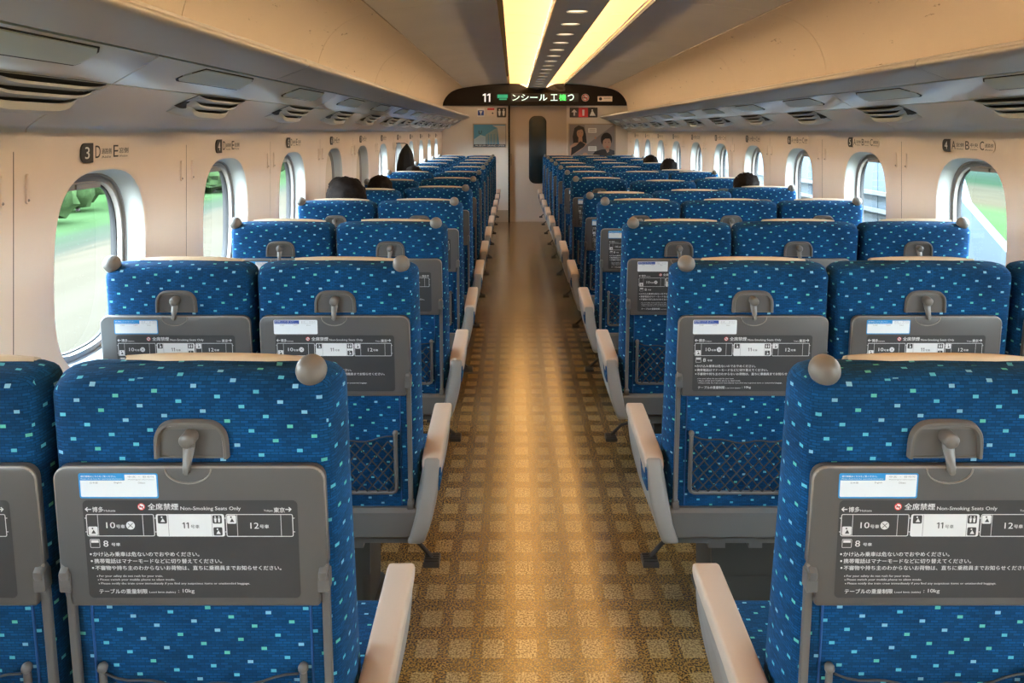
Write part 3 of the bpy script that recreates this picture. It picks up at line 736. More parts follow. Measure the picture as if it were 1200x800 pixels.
shape(b, [(555.3, 146), (592.4, 146), (592.4, 172), (555.3, 172)][::-1], pl, 0)
shape(b, [(555.5, 163), (563, 158), (570, 160), (577, 156), (577, 169), (555.5, 169)], L2, 1)
shape(b, [(569, 158), (580, 151), (583, 150), (583, 169), (569, 169)], L3, 2)
shape(b, [(583, 150), (577, 147), (592.2, 147), (592.2, 169), (585, 169)], L3, 3)
for i in range(3): shape(b, [(572+i*3.4, 157), (572.7+i*3.4, 157), (572.7+i*3.4, 169), (572+i*3.4, 169)], LIFT(pl, 3), 0)
shape(b, [(555.5, 169), (592.2, 169), (592.2, 171.8), (555.5, 171.8)], L3, 4)
text(b, 'MUSEUM GRAND OPEN', flp(LIFT(pl, 4), 170.4), 557, 591, 170.4, 1.7, 5, .02)
text(b, 'U', flp(LIFT(pl, 4), 155), 561, 564.5, 155, 4, 4, .02)
OB('print', b, ['p_sky', 'p_cloud', 'p_tower', 'p_pale', 'p_black', 'signwhite'], t, smooth=0)
t, pl = endthing('poster', 'framed grey poster of two people in black right of the end door', 'poster', 666.3, 721.5, 144.8, 184.4, Y1, 'steel', .02)
b = MB(); Lf = [LIFT(pl, k) for k in range(8)]
shape(b, [(667.5, 146), (720.2, 146), (720.2, 183.4), (667.5, 183.4)], Lf[0], 0)
shape(b, [(685, 146.2), (719, 146.2), (669, 183), (687, 168)], Lf[1], 1)
# woman, left: long dark hair, black dress
shape(b, [(672, 172), (671, 160), (673, 150), (678, 146.8), (684, 149), (686.5, 157), (687.5, 167), (683, 172)], Lf[2], 2)
shape(b, [(668, 181), (668, 171), (673, 167.3), (684, 166.6), (688, 169), (680, 176), (668, 183)], Lf[3], 3)
shape(b, [(669, 181), (669.5, 173), (675, 170.5), (680, 165.2), (686, 169), (684, 172), (668.5, 182.5)], Lf[4], 2)
shape(b, disc(679.6, 156, 3.9, 20, 5.6), Lf[5], 3); shape(b, [(677.8, 160), (682, 160), (682.5, 166.5), (677.5, 166.5)], Lf[4], 3)
shape(b, [(674.5, 156), (675.5, 150.5), (680, 149), (684, 152), (681, 151.6), (677, 152.6)], Lf[6], 2)
for ex in (678, 681.6): shape(b, disc(ex, 155.4, .6, 8, .3), Lf[6], 2)
shape(b, disc(680, 159.2, 1, 8, .4), Lf[6], 4)
# man, right: short dark hair, black suit
shape(b, [(693, 183), (697, 177.5), (705, 175), (714, 174.6), (720, 176.5), (720, 183.2)], Lf[3], 2)
shape(b, disc(710.5, 163.5, 6.6, 20, 8.2), Lf[4], 2); shape(b, disc(711, 168, 4.9, 20, 7.4), Lf[5], 3); shape(b, [(708.5, 173), (714, 173), (713.5, 177.5), (711.3, 179)], Lf[5], 3)
shape(b, [(706, 165), (706.5, 159.5), (712, 158), (716.5, 161), (716, 165), (714, 162.3), (709, 162.4)], Lf[6], 2)
for ex in (709.2, 713.4): shape(b, disc(ex, 166.8, .7, 8, .35), Lf[6], 2)
shape(b, disc(711.4, 172, 1.5, 8, .45), Lf[6], 4)
for bx, by in ((689, 150), (689, 171.2)):
    shape(b, rrect(bx, bx+10, by, by+5.6, .8), Lf[3], 5)
    for q in (1.4, 3.4): shape(b, [(bx+1.5, by+q), (bx+8.5, by+q), (bx+8.5, by+q+.7), (bx+1.5, by+q+.7)], Lf[4], 1)
shape(b, disc(697.6, 161.5, 1.2, 8, 1.8), Lf[3], 3); shape(b, disc(685.6, 180.5, 3, 10, 1.8), Lf[3], 3)
OB('print', b, ['p_grey', 'p_light', 'p_black', 'p_skin', 'red_ink', 'signwhite'], t, smooth=0)

# ------------------------------------------------------------------ seats
TH = radians(8); PV = Vector((0, .10, .42))        # recline at rest, pivot of the back
def w_of(z): return (z-.42)/cos(TH)
CACHE = {}
def cached(key, fn):
    if key not in CACHE: CACHE[key] = fn()
    return CACHE[key]

def back_mesh(hw):
    b = MB(); rings = []
    lv = [(-.07, 0, 1), (0, 0, 1), (.12, 0, 1), (.30, 0, 1), (.45, 0, 1), (.56, 0, 1), (.63, 0, 1), (.684, .0, 1), (.700, 0, .98), (.710, .003, .92), (.717, .008, .81), (.7215, .015, .64), (.7238, .024, .44), (.7245, .032, .2)]
    for w, ins, k in lv:
        yf = .15-.05*max(0, min(1, w/.7)) + .018*math.exp(-((w-.18)/.12)**2)
        t = (w+.07)/.8
        half = [(0, 0), (hw*.5, 0), (hw-.050, .0), (hw-.028, .001), (hw-.017, .006), (hw-.010, .016), (hw-.004, .04), (hw, yf*.55), (hw-.002, yf*.8), (hw-.014, yf*.97), (hw-.035, yf+.005), (hw-.07, yf-.004), (hw*.5, yf-.016), (0, yf-.018)]
        ring = half+[(-x, y) for x, y in half[-2:0:-1]]
        cy = yf*.5; out = []
        for x, y in ring:
            sx_ = (hw-ins)/hw if ins else 1
            xx = x*sx_; yy_ = cy+(y-cy)*k
            ar = .012*(1-(abs(xx)/hw)**2.4)*max(0, min(1, (w-.5)/.2))
            out.append((xx, yy_, w+ar))
        rings.append(out)
    b.loft(rings, 0); return b.mesh('backrest', [MT['fabric']], 60, True)
def cover_mesh():
    b = MB(); prof = [(.060, .7265), (.063, .7292), (.069, .7296), (.076, .7285), (.090, .721), (.101, .704), (.107, .67), (.112, .52)]
    n = 14; outer = []; inner = []
    rings = []
    for i in range(n+1):
        x = -.130+.300*i/n; e = min(i, n-i)/3; e = min(1, e)
        ar = .012*(1-(abs(x)/.23)**2.4)
        o = [(x, y+(.012*(1-e) if j < 2 else 0), z+ar+.0015*e) for j, (y, z) in enumerate(prof)]
        rings.append(o+[(p[0], p[1]-.003, p[2]-.005) for p in reversed(o)])
    b.loft(rings, 0); return b.mesh('headrest_cover', [MT['cover']], 60, False)
def ball_mesh():
    b = MB(); R_ = .0245; n = 24; prof = []
    for j in range(14):
        t = pi/2-j*(pi*.80)/13; prof.append((R_*cos(t)+.0002, R_*sin(t)))
    prof += [(.0125, -.026), (.0115, -.036)]
    b.loft([[(r*cos(-2*pi*k/n), r*sin(-2*pi*k/n), z) for k in range(n)] for r, z in prof], 0); return b.mesh('grab_knob', [MT['ball']], 60, False)
def hook_mesh():
    b = MB(); W2, H2 = .0585, .030     # arch-topped frame
    P = [(-W2, -H2), (-W2+.001, -H2+.03), (-W2+.006, H2-.014), (-W2+.018, H2-.002), (-.02, H2+.002), (.02, H2+.002), (W2-.018, H2-.002), (W2-.006, H2-.014), (W2-.001, -H2+.03), (W2, -H2)]
    P = smoothcurve(P, 3)
    rings = []
    for i, p in enumerate(P):
        a = Vector(P[max(0, i-1)]); c = Vector(P[min(len(P)-1, i+1)]); t = (c-a).normalized(); n_ = Vector((t.y, -t.x)); q = Vector(p)
        def pt(u, y): v = q+n_*u; return (v.x, y, v.y)
        rings.append([pt(-.001, .002), pt(.0, -.006), pt(.002, -.009), pt(.006, -.009), pt(.0085, -.004), pt(.009, .002)])
    b.loft(rings, 0)
    inn = [(x*.93, z*.95) for x, z in P]; b.prism(inn, 'y', -.0015, .004, 1)
    b.box(-W2+.004, W2-.004, -.004, .003, -H2-.001, -H2+.002, 0)
    b.box(-.040, .040, -.005, .002, H2-.012, H2-.006, 0, .001)
    return b.mesh('hook_recess', [MT['hook'], MT['plastic']], 45, False)
def latch_mesh():
    b = MB(); n = 14
    b.loft([[(r*cos(2*pi*k/n), y, .006+r*sin(2*pi*k/n)) for k in range(n)] for r, y in ((.0125, 0), (.0125, -.020), (.010, -.0235), (.003, -.0245))], 0)
    prof = [(.009, .006, -.010), (.0095, -.010, -.013), (.0075, -.022, -.020), (.0062, -.034, -.026), (.0058, -.042, -.027), (.003, -.045, -.026)]
    b.loft([[(-w, y, z), (-w*.6, y-.004, z), (w*.6, y-.004, z), (w, y, z), (w*.8, y+.007, z), (-w*.8, y+.007, z)] for w, z, y in prof], 0)
    return b.mesh('latch', [MT['hook']], 50, False)
TY = -.020      # face of the closed tray
def tray_mesh():
    b = MB(); z0, z1 = w_of(.773), w_of(1.009)
    P = rrect(-.212, .212, z0, z1, (.014, .014, .022, .022), 5)
    # step in at the hinge corners
    P2 = [(-.199, z0+.004), (-.195, z0), (.195, z0), (.199, z0+.004), (.200, z0+.055), (.205, z0+.066), (.2135, z0+.074)]+[p for p in P if p[1] > z0+.1 and p[0] > 0]+[p for p in P if p[1] > z0+.1 and p[0] < 0]+[(-.2135, z0+.074), (-.205, z0+.066), (-.200, z0+.055)]
    b.prism(P2, 'y', TY, -.002, 0, .0035); return b.mesh('tray_table', [MT['tray']], 45, False)
def crop(cx, cy): return ((70+cx/3.636-222)/750, w_of(EYE-(540+cy/3.636-154)/750))
def tpl(dy):
    def f_(cx, cy): x, w = crop(cx, cy); return (x, TY-dy, w)
    f_.lift = (0, -.0002, 0); return f_
def rev(mb, fn):
    # shapes given in y-down crop coordinates come out back to front: flip the faces so that all look at the viewer
    fn()
def notice_mesh():
    b = MB(); pl = tpl(.0004); rev(b, lambda: shape(b, rrect(92, 1012, 165, 618, 22), pl, 0)); return b.mesh('notice_panel', [MT['notice']], 0, False)
def letter_mesh():
    b = MB(); pl = tpl(.0007)
    T = lambda s, x0, x1, yc, h=None, m=0, bold=0.0: text(b, s, flp(pl, yc), x0, x1, yc, h, m, bold)
    def shapes():
        R_ = lambda x0, x1, y0, y1, m=0, p=pl, r=.3: shape(b, rrect(x0, x1, y0, y1, r, 2), p, m)
        up = LIFT(pl); up2 = LIFT(pl, 2)
        frame2(b, 103, 395, 228, 330, 3.2, 8, pl, 0); frame2(b, 703, 991, 228, 332, 3.2, 8, pl, 0)
        R_(403, 696, 228, 331, 0, pl, 8)
        for x in (152, 345, 750, 938): R_(x, x+2, 231, 328)
        for x in (455, 642): R_(x, x+1.6, 231, 328, 1, up)
        for x, s_ in ((97, 1), (396, 1), (697, 1), (991, 1)):
            for y in (245, 308): R_(x, x+7, y, y+3)
        person_icon(b, 110, 150, 325, 285, pl, 0, 1, 0)
        person_icon(b, 411, 450, 271, 233, up, 1, 0, 0); person_icon(b, 646, 686, 271, 233, up, 1, 0, 1); person_icon(b, 648, 686, 326, 288, up, 1, 0, 0)
        person_icon(b, 708, 747, 272, 233, pl, 0, 1, 0)
        # crossed-out disc
        shape(b, disc(292, 280, 19), pl, 0)
        for a in (pi/4, -pi/4):
            c, s_ = cos(a), sin(a); q = [(292+c*15-s_*1.3, 280+s_*15+c*1.3), (292-c*15-s_*1.3, 280-s_*15+c*1.3), (292-c*15+s_*1.3, 280-s_*15-c*1.3), (292+c*15+s_*1.3, 280+s_*15-c*1.3)]
            shape(b, q, up, 1)
        # ticket card icon
        frame2(b, 113, 155, 343, 383, 2, 4, pl, 0); R_(118, 150, 348, 360)
        # bullets
        for x, y in ((112, 413), (114, 445), (117, 477)): shape(b, disc(x, y, 4.5, 10), pl, 0)
        for x, y in ((133, 516), (136, 533), (139, 551)): shape(b, disc(x, y, 2.4, 8), pl, 0)
        # no smoking
        shape(b, disc(344, 194, 16), pl, 2); shape(b, disc(344, 194, 12.5), up, 0)
        shape(b, [(333, 186), (336, 183), (355, 202), (352, 205)], up2, 2); shape(b, rrect(335, 352, 192, 197, .5), up2, 1)
        # arrows
        for x, s_ in ((101, 1), (987, -1)):
            shape(b, [(x, 206), (x+s_*11, 195), (x+s_*14, 198), (x+s_*6, 206)][::s_], pl, 0)
            shape(b, [(x, 206), (x+s_*6, 206), (x+s_*14, 214), (x+s_*11, 217)][::s_], pl, 0)
            shape(b, [(x+s_*4, 204), (x+s_*27, 204), (x+s_*27, 208.4), (x+s_*4, 208.4)], pl, 0)
    rev(b, shapes)
    T('博多', 133, 180, 207, 24, 0, .03); T('Hakata', 183, 232, 212, 9)
    T('全席禁煙', 372, 502, 194, 30, 0, .035); T('Non-Smoking Seats Only', 511, 769, 204, 21, 0, .008)
    T('Tokyo', 867, 905, 213, 11, 0, .01); T('東京', 910, 957, 209, 23, 0, .03)
    T('10', 188, 226, 279, 27, 0, .008); T('号車', 230, 268, 285, 17, 0, .03)
    pl2 = LIFT(pl)
    one(b, 515, 526, 266, 293, pl2, 1); one(b, 532, 543, 266, 293, pl2, 1); text(b, '号車', flp(pl2, 285), 551, 588, 285, 17, 1, .02)
    T('12', 807, 843, 281, 27, 0, .008); T('号車', 847, 886, 285, 17, 0, .03)
    T('8', 170, 191, 364, 28, 0, .01); T('号車', 204, 242, 368, 15, 0, .03)
    T('かけ込み乗車は危ないのでおやめください。', 122, 580, 413, 21, 0, .028)
    T('携帯電話はマナーモードなどに切り替えてください。', 125, 676, 445, 21, 0, .028)
    T('不審物や持ち主のわからないお荷物は、直ちに乗務員までお知らせください。', 127, 932, 477, 21, 0, .028)
    T('For your safety do not rush for your train.', 141, 417, 516, 12, 0, .012)
    T('Please switch your mobile phone to silent mode.', 144, 468, 533, 12, 0, .012)
    T('Please notify the train crew immediately if you find any suspicious items or unattended baggage.', 147, 793, 551, 12, 0, .012)
    T('テーブルの重量制限', 137, 346, 587, 22, 0, .03); T('Load limit (table)', 354, 468, 592, 10, 0, .02); T(': 10kg', 480, 550, 587, 22, 0, .012)
    return b.mesh('lettering', [MT['ink'], MT['notice'], MT['red_ink']], 0, False)
def sticker_mesh(col):
    b = MB(); pl = tpl(.0006); up, up2 = LIFT(pl), LIFT(pl, 2)
    def sh():
        shape(b, rrect(84, 422, 42, 156, 9), pl, 1)
        shape(b, rrect(90, 416, 48, 149, 6) if col == 'blue' else rrect(84, 422, 42, 156, 9), up, 0)
        shape(b, rrect(90, 281, 46, 74, 2), up2, 1)
    rev(b, sh)
    u3 = LIFT(pl, 4)
    text(b, '運行情報はこちらをご覧ください。', flp(u3, 55), 95, 245, 55, 9, 0, .02); text(b, 'Please check here for operating information', flp(u3, 67), 95, 272, 67, 6, 0, .01)
    text(b, '中文 ・ 한국어', flp(u3, 57), 296, 405, 57, 9, 2, .01); text(b, 'Multilingual information', flp(u3, 70), 296, 408, 70, 6, 2, .01)
    text(b, '日本語', flp(u3, 84), 133, 166, 84, 8, 2, .01); text(b, 'English', flp(u3, 84), 236, 268, 84, 9, 2, .01); text(b, 'Others', flp(u3, 84), 338, 368, 84, 8, 2, .01)
    return b.mesh('sticker', [MT['sticker'], MT['blue_ink' if col == 'blue' else 'navy_ink'], MT['grey_ink']], 0, False)
def notch_mesh():
    b = MB(); P = [(.036*cos(t)*1.0, TY-.0008, w_of(1.009)-.002+.024*sin(t)) for t in [pi+pi*k/14 for k in range(15)]]
    b.tube(P, .0013, 6); return b.mesh('finger_notch', [MT['rim']], 60, False)
def tray_highlight_mesh():  # thin pale tube along the tray edge, drawn as its highlight
    z0, z1 = w_of(.84), w_of(1.009); P = [(.2105, z0)]+[p for p in rrect(-.2105, .2105, z0-.1, z1-.0015, (.014, .014, .021, .021), 6) if p[1] > z0]+[(-.2105, z0)]
    b = MB(); b.tube([(x, TY+.0035, z) for x, z in P], .0028, 6); return b.mesh('tray_highlight', [MT['rim']], 60, False)
def arm_mesh():
    b = MB(); z1, z0 = w_of(.842), w_of(.425)
    P = [(-.018, z1-.03), (-.026, z1-.016), (-.026, z1-.006), (-.018, z1), (-.006, z1+.001), (0, z1-.01), (0, z0), (-.016, z0), (-.017, z0+.02), (-.011, z0+.03), (-.011, z1-.06)]
    b.prism([(y, z) for y, z in P], 'x', -.0065, .0065, 0, .0018); 
    b.box(-.009, .009, -.018, 0, z0-.002, z0+.024, 0, .002); b.box(-.009, .009, -.022, -.002, z1-.045, z1-.008, 0, .004)
    return b.mesh('tray_arm', [MT['plastic']], 45, False)
def pocket_mesh():
    b = MB(); x1 = .164; z1, z0 = w_of(.655), w_of(.472)
    P = [(-x1, z1), (-x1, z0+.012), (-x1+.004, z0+.004), (-x1+.012, z0), (x1-.012, z0), (x1-.004, z0+.004), (x1, z0+.012), (x1, z1)]
    b.tube([(x, -.008, z) for x, z in P], .0062, 8)
    for s_ in (-1, 1): b.ball((s_*x1, -.008, z1), (.0085, .009, .009), 10, 8)
    return b.mesh('seat_pocket', [MT['plastic']], 60, False)
def net_mesh():
    b = MB(); x1 = .158; z1, z0 = w_of(.652), w_of(.478); n = 10; H = z1-z0
    top = lambda x: z1-.004-.012*(1-(x/x1)**2)+.004*sin(x*60)
    Y = lambda x, z: -.012-.012*(1-(x/x1)**2)*max(0, (z-z0)/H)
    b.tube([(x, Y(x, top(x)), top(x)) for x in [-x1+2*x1*k/16 for k in range(17)]], .0021, 5)
    cw_ = 2*x1/n; rows = 9; rh = (H)/rows
    for s_ in (-1, 1):
        for k in range(-rows, n+rows):
            P = []
            for j in range(rows*1+1):
                x = -x1+cw_*(k+.5)+s_*cw_*.5*(j)*1.0; z = z0+rh*j
                if abs(x) <= x1+1e-6 and z <= top(x)+.003: P.append((x, Y(x, z)-(.0008*s_), z))
            if len(P) > 1: b.tube(P, .0021, 4, caps=False)
    return b.mesh('net', [MT['net']], 0, False)
def pipe_mesh():
    b = MB(); z1, z0 = w_of(.80), w_of(.43); b.tube([(0, -.0005, z1), (0, -.0005, z0)], .0022, 6); return b.mesh('piping', [MT['piping']], 60, False)
def cushion_mesh(hw):
    b = MB(); rings = []; 
    prof = rrect(.10, .625, .33, .455, (.02, .05, .035, .02), 5)
    for x, k in ((-hw, .80), (-hw+.006, .93), (-hw+.02, 1), (0, 1.0), (hw-.02, 1), (hw-.006, .93), (hw, .80)):
        cy, cz = .36, .39; rings.append([(x, cy+(y-cy)*(.96+.04*k), cz+(z-cz)*k) for y, z in prof])
    b.loft(rings, 0); return b.mesh('seat_cushion', [MT['fabric']], 50, True)
def shroud_mesh(hw):
    b = MB(); P = [(.075, .345), (.085, .337), (.55, .337), (.58, .35), (.58, .375), (.55, .395), (.14, .395), (.13, .425), (.085, .425), (.075, .415)]
    b.prism(P, 'x', -hw-.003, hw+.003, 0, .002); b.box(-hw*.9, hw*.9, .11, .5, .31, .337); b.box(.02, .06, .12, .42, .29, .311); b.box(-.1, -.05, .12, .42, .29, .311)
    return b.mesh('seat_frame', [MT['shroud']], 40, False)
def pedestal_mesh():
    b = MB(); b.prism(rrect(-.14, .14, .22, .47, .03), 'z', .0, .31, 0, .006); b.prism(rrect(-.15, .15, .20, .50, .03), 'z', 0, .02, 0, .005)
    b.box(-.145, .145, .205, .225, .16, .29, 0, .004)
    return b.mesh('pedestal', [MT['pedestal']], 40, False)
def arm_shift(s_, inn):    # x outwards; lower part leans inwards
    def f_(p): x, y, z = p; k = max(0, .56-z)/.24; return (s_*(x-inn*k*k), y, z)
    return f_
def armrest_mesh(s_):
    b = MB()
    P = smoothcurve([(.10, .520), (.085, .548), (.100, .572), (.14, .580), (.22, .586), (.34, .596), (.44, .603), (.475, .604), (.487, .596), (.484, .578), (.455, .566), (.34, .556), (.22, .545), (.14, .530)], 3)
    b.prism(P, 'x', .238, .296, 0, .007, arm_shift(s_, 0)); 
    if s_ < 0: b.f = [f[::-1] for f in b.f]
    return b.mesh('armrest', [MT['beige']], 50, False)
def shell_mesh(s_):
    b = MB()
    P = smoothcurve([(.060, .335), (.055, .42), (.070, .50), (.082, .555), (.10, .569), (.16, .566), (.26, .556), (.38, .565), (.455, .568), (.475, .55), (.46, .50), (.40, .42), (.30, .355), (.18, .322), (.09, .318)], 3)
    b.prism(P, 'x', .243, .292, 0, .009, arm_shift(s_, .050))
    if s_ < 0: b.f = [f[::-1] for f in b.f]
    return b.mesh('armrest_shell', [MT['shell']], 50, False)
def inset_mesh(s_):
    b = MB(); P = rrect(.075, .18, .475, .545, .015, 4); b.prism(P, 'x', .2895, .2945, 0, .002, arm_shift(s_, .040))
    if s_ < 0: b.f = [f[::-1] for f in b.f]
    return b.mesh('fabric_inset', [MT['fabric']], 40, True)
def pedal_mesh(s_):
    b = MB(); b.tube([(s_*.12, .30, .24), (s_*.20, .30, .22), (s_*.25, .27, .185)], .007, 8); b.box(*sorted((s_*.225, s_*.275)), .24, .30, .165, .183, 0, .003)
    for k in range(4): b.box(*sorted((s_*.228, s_*.272)), .246+k*.014, .252+k*.014, .181, .187)
    return b.mesh('turning_pedal', [MT['black']], 40, False)

GAP = .002
SEATS = {'D': (-.508, .2325, 1, 1), 'E': (-.960, .2150, -1, 0), 'C': (.680, .2280, -1, -1), 'B': (1.1715, .2600, 0, 0), 'A': (1.665, .2290, 1, 0)}
def make_seat(k):
    cx, hw, ballside, arm = SEATS[k]
    r = bpy.data.objects.new('train_seat', None); C.objects.link(r)
    def back(name, key, fn, dx=(0, 0, 0), parent=None):
        me = cached(key, fn)
        o = link(name, me, parent or r)
        if parent is None: o['rec'] = 1; o['off'] = dx
        else: o.location = dx
        return o
    back('backrest', 'back%.3f' % hw, lambda: back_mesh(hw))
    back('headrest_cover', 'cover', cover_mesh)
    if ballside: back('grab_knob', 'ball', ball_mesh, (ballside*(.187), .022, w_of(1.149)))
    h = back('hook_recess', 'hook', hook_mesh, (0, 0, w_of(1.046))); back('latch', 'latch', latch_mesh, (0, 0, 0), h)
    t = back('tray_table', 'tray', tray_mesh)
    back('notice_panel', 'notice', notice_mesh, parent=t); back('lettering', 'letters', letter_mesh, parent=t)
    back('sticker', 'stickerb', lambda: sticker_mesh('blue'), parent=t); back('finger_notch', 'notch', notch_mesh, parent=t); back('tray_highlight', 'rim', tray_highlight_mesh, parent=t)
    for s_ in (-1, 1):
        back('tray_arm', 'arm', arm_mesh, (s_*.2055, -.001, 0)); back('piping', 'pipe', pipe_mesh, (s_*.178, 0, 0))
    p = back('seat_pocket', 'pocket', pocket_mesh); n_ = back('net', 'net', net_mesh, parent=p)
    link('seat_cushion', cached('cu%.3f' % hw, lambda: cushion_mesh(hw-.004)), r)
    link('seat_frame', cached('sh%.3f' % hw, lambda: shroud_mesh(hw-.004)), r)
    link('pedestal', cached('ped', pedestal_mesh), r, ({'C': .075, 'A': -.075, 'D': -.08, 'E': .05}.get(k, 0), 0, 0))
    if arm:
        link('armrest', cached('ar%d' % arm, lambda: armrest_mesh(arm)), r); s_ = link('armrest_shell', cached('as%d' % arm, lambda: shell_mesh(arm)), r)
        link('fabric_inset', cached('ai%d' % arm, lambda: inset_mesh(arm)), s_); link('turning_pedal', cached('pd%d' % arm, lambda: pedal_mesh(arm)), r)
    return r
def copy_tree(o, parent=None):
    c = o.copy(); C.objects.link(c)
    if parent is not None: c.parent = parent
    for ch in o.children: copy_tree(ch, c)
    return c
RECL = {('C', 5): 13, ('B', 5): 9, ('B', 6): 9, ('E', 5): 7, ('E', 6): 7, ('A', 8): 13}     # extra degrees
NAVY = {('D', 2), ('C', 2), ('C', 3)}
names = {'D': 'aisle seat left of the aisle', 'E': 'window seat by the left wall', 'C': 'aisle seat right of the aisle', 'B': 'wide middle seat of the right-hand three', 'A': 'window seat by the right wall'}
bankn = {'D': 'left aisle seats', 'E': 'left window seats', 'C': 'right aisle seats', 'B': 'right middle seats', 'A': 'right window seats'}
def rowword(n): return 'nearest row' if n == 1 else ('farthest row at the end wall' if n == 12 else '%s row from the camera' % ords[n-1])
bpy.context.view_layer.update()
for k in 'DECBA':
    proto = make_seat(k); first = True
    for n in range(1, 13):
        if (k == 'B' and n == 1) or (k == 'A' and n == 1): continue
        o = proto if first else copy_tree(proto); first = False
        cx = SEATS[k][0]
        o.location = (cx, 1.28+PITCH*(n-1), 0)
        a = RECL.get((k, n), 0)
        tag(o, 'blue dotted %s, %s%s' % (names[k], rowword(n), ', reclined' if a else ''), 'seat', bankn[k])
        ang = TH+radians(a)
        for ch in o.children:
            if 'rec' in ch.keys():
                off = Vector(ch['off']); Rm = Matrix.Rotation(ang, 3, 'X')
                ch.location = PV+Rm @ off; ch.rotation_euler = (ang, 0, 0)
            if ch.name.startswith('tray_table') and (k, n) in NAVY:
                for c2 in ch.children:
                    if c2.name.startswith('sticker'): c2.data = cached('stickern', lambda: sticker_mesh('navy'))
for o in bpy.data.objects:
    for kk in ('rec', 'off'):
        if kk in o.keys(): del o[kk]

# ------------------------------------------------------------------ passengers
def remeshed(mb, name, vox, mats, pick):
    me = mb.mesh(name+'_raw', [], 0, False); o = link(name+'_raw', me)
    md = o.modifiers.new('r', 'REMESH'); md.mode = 'VOXEL'; md.voxel_size = vox
    sm = o.modifiers.new('s', 'SMOOTH'); sm.iterations = 6; sm.factor = .5
    bpy.context.view_layer.update(); dg = bpy.context.evaluated_depsgraph_get()
    m2 = bpy.data.meshes.new_from_object(o.evaluated_get(dg)); m2.name = name
    bpy.data.objects.remove(o); bpy.data.meshes.remove(me)
    m2.materials.clear()
    for x in mats: m2.materials.append(MT[x])
    for p in m2.polygons: p.material_index = pick(p.center); p.use_smooth = True
    return m2
def body_mesh():
    # seated figure facing +y, origin on the floor below the hips, seat surface at z .45, crown at about z 1.28
    b = MB()
    b.tube([(0, .02, .52), (0, 0, .62), (0, -.02, .78), (0, -.02, .92), (0, -.01, .99), (0, 0, 1.03), (0, .01, 1.08)], [.15, .145, .15, .165, .13, .065, .055], 16)
    for s_ in (-1, 1):
        b.ball((s_*.10, .02, .90), (.09, .09, .10)); b.ball((s_*.165, 0, .93), (.065, .065, .06))
        b.tube([(s_*.185, 0, .93), (s_*.205, .02, .80), (s_*.21, .06, .68), (s_*.19, .18, .63), (s_*.13, .32, .60)], [.052, .048, .042, .036, .027], 12)
        b.tube([(s_*.13, .32, .60), (s_*.12, .36, .595), (s_*.115, .40, .585)], [.026, .036, .030], 10)
        for q in range(4): b.tube([(s_*(.095+.015*q), .395, .59), (s_*(.092+.015*q), .425, .582), (s_*(.09+.015*q), .445, .565)], [.009, .0085, .007], 6)
        b.tube([(s_*.09, .36, .60), (s_*.078, .39, .60), (s_*.075, .41, .59)], [.011, .010, .008], 6)
        b.tube([(s_*.09, .02, .53), (s_*.11, .25, .54), (s_*.12, .46, .52)], [.095, .08, .06], 14)
        b.tube([(s_*.12, .46, .52), (s_*.12, .47, .28), (s_*.12, .45, .09)], [.06, .055, .036], 12)
        b.ball((s_*.12, .52, .045), (.045, .13, .045))
    def skull(p):
        q = p.copy()
        if q.z < 0: q.x *= 1-.22*(-q.z); q.y *= 1-.05*(-q.z)
        return q
    b.ball((0, .03, 1.17), (.076, .095, .115), 24, 16, 0, skull)
    b.tube([(0, .118, 1.185), (0, .135, 1.155), (0, .142, 1.145)], [.010, .013, .011], 8)
    b.ball((0, .110, 1.075), (.026, .022, .02)); b.ball((0, .118, 1.108), (.026, .012, .009))
    for s_ in (-1, 1): b.ball((s_*.080, .02, 1.155), (.010, .020, .032)); b.ball((s_*.030, .112, 1.172), (.013, .010, .009))
    def pick(c):
        if c.z > 1.03: return 0
        if c.y > .33 and c.z > .555 and c.z < .62 and abs(c.x) < .16 and c.z > .57: return 0
        return 1 if c.z > .58 or (abs(c.x) > .16 and c.z > .56) else 2
    return remeshed(b, 'body', .0075, ['skin', 'shirt', 'trouser'], pick)
def hair_mesh(long=False, seed=0):
    b = MB()
    def fn(p):
        q = p.copy(); n_ = noise.noise(Vector((p.x*5+seed, p.y*2, p.z*3)))*.10+noise.noise(Vector((p.x*14+seed, p.y*4, p.z*5)))*.05
        k = 1+n_
        if p.y > .45 and p.z < .55: k *= .84          # leave the face free
        if not long and p.z < -.6: k *= .86
        return Vector((q.x*k, q.y*k, q.z*(k if q.z > 0 else (1.5 if long else 1.15))))
    b.ball((0, .022, 1.195), (.092, .110, .105), 36, 24, 0, fn)
    return b.mesh('hair', [MT['hair']], 80, False)
BODY = body_mesh(); H1 = hair_mesh(False, 3); H2 = hair_mesh(True, 8)
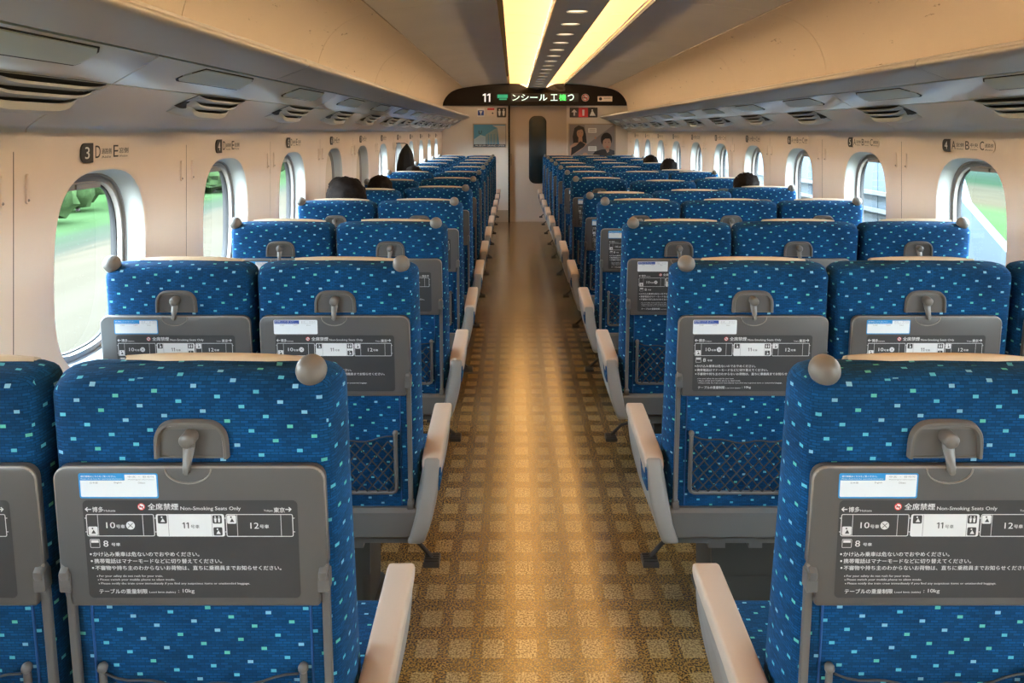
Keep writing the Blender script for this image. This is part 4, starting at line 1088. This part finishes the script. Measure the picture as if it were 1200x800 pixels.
def passenger(label, x, y, dz, tilt, turn, hair, extra=None, sc=1.0):
    t = thing('person', label, 'person', (x, y, 0), None); t.scale = (sc, sc, sc)
    # a short step: body slides in the seat; the whole figure leans a little
    b_ = link('body', BODY, t); h_ = link('hair', hair, b_)
    t.rotation_euler = (0, tilt, turn); t.location.z = dz
    if extra == 'phones':
        b = MB(); P = [(.088*cos(a), .02, 1.16+.135*sin(a)) for a in [pi*k/16 for k in range(17)]]; b.tube(P, .008, 8)
        for s_ in (-1, 1): b.ball((s_*.092, .02, 1.15), (.018, .032, .038))
        OB('headphones', b, ['white'], b_)
    return t
p0 = passenger('dark-haired passenger whose head shows above the fourth left window seat', -.950, 4.76, -.035, 0, 0, H1)
bpy.context.view_layer.update(); hh = [o for o in bpy.data.objects if o.name.startswith('hair')][0]
hh.rotation_euler = (0, 0, 1.0); hh.scale = (1.12, 1.25, 1.0); hh.location.x = -.012
passenger('passenger with reddish dark hair low behind the fifth left window seat', -.95, 5.80, -.08, 0, 0, H1)
passenger('passenger barely showing above the seventh left window seat', -.96, 7.84, -.10, 0, 0, H1)
passenger('black-haired passenger with white headphones above the fifth right window seat', 1.655, 5.80, -.06, 0, .0, H2, 'phones', 1.0)
passenger('dark-haired passenger leaning above the reclined eighth right window seat', 1.672, 8.80, -.06, .0, -.02, H1)
passenger('dark-haired passenger above the ninth right window seat', 1.665, 9.94, -.055, 0, 0, H2)

# hanging jacket
b = MB(); rings = []
for z, hw_, dp in ((0, .006, .006), (-.02, .022, .020), (-.06, .075, .045), (-.11, .115, .064), (-.2, .125, .080), (-.33, .135, .090), (-.45, .145, .094), (-.52, .15, .088)):
    rings.append([(dp*sin(2*pi*k/24)*(1+.25*sin(6*pi*k/24)), hw_*cos(2*pi*k/24)*(1+.05*sin(k*2.1)), z) for k in range(24)])
b.loft(rings, 0); jk = thing('jacket', 'black jacket hanging from a coat hook on the left wall between windows', 'jacket', (XC-HW+.125, 8.36, EYE-.125))
MT['cloth'] = mat('black_cloth', (.008, .008, .009), .95)
OB('cloth', b, ['cloth'], jk)
b = MB(); b.tube([(-.11, 0, .004), (-.02, 0, .004), (0, 0, -.004)], .004, 6); OB('hanging_loop', b, ['cloth'], jk)
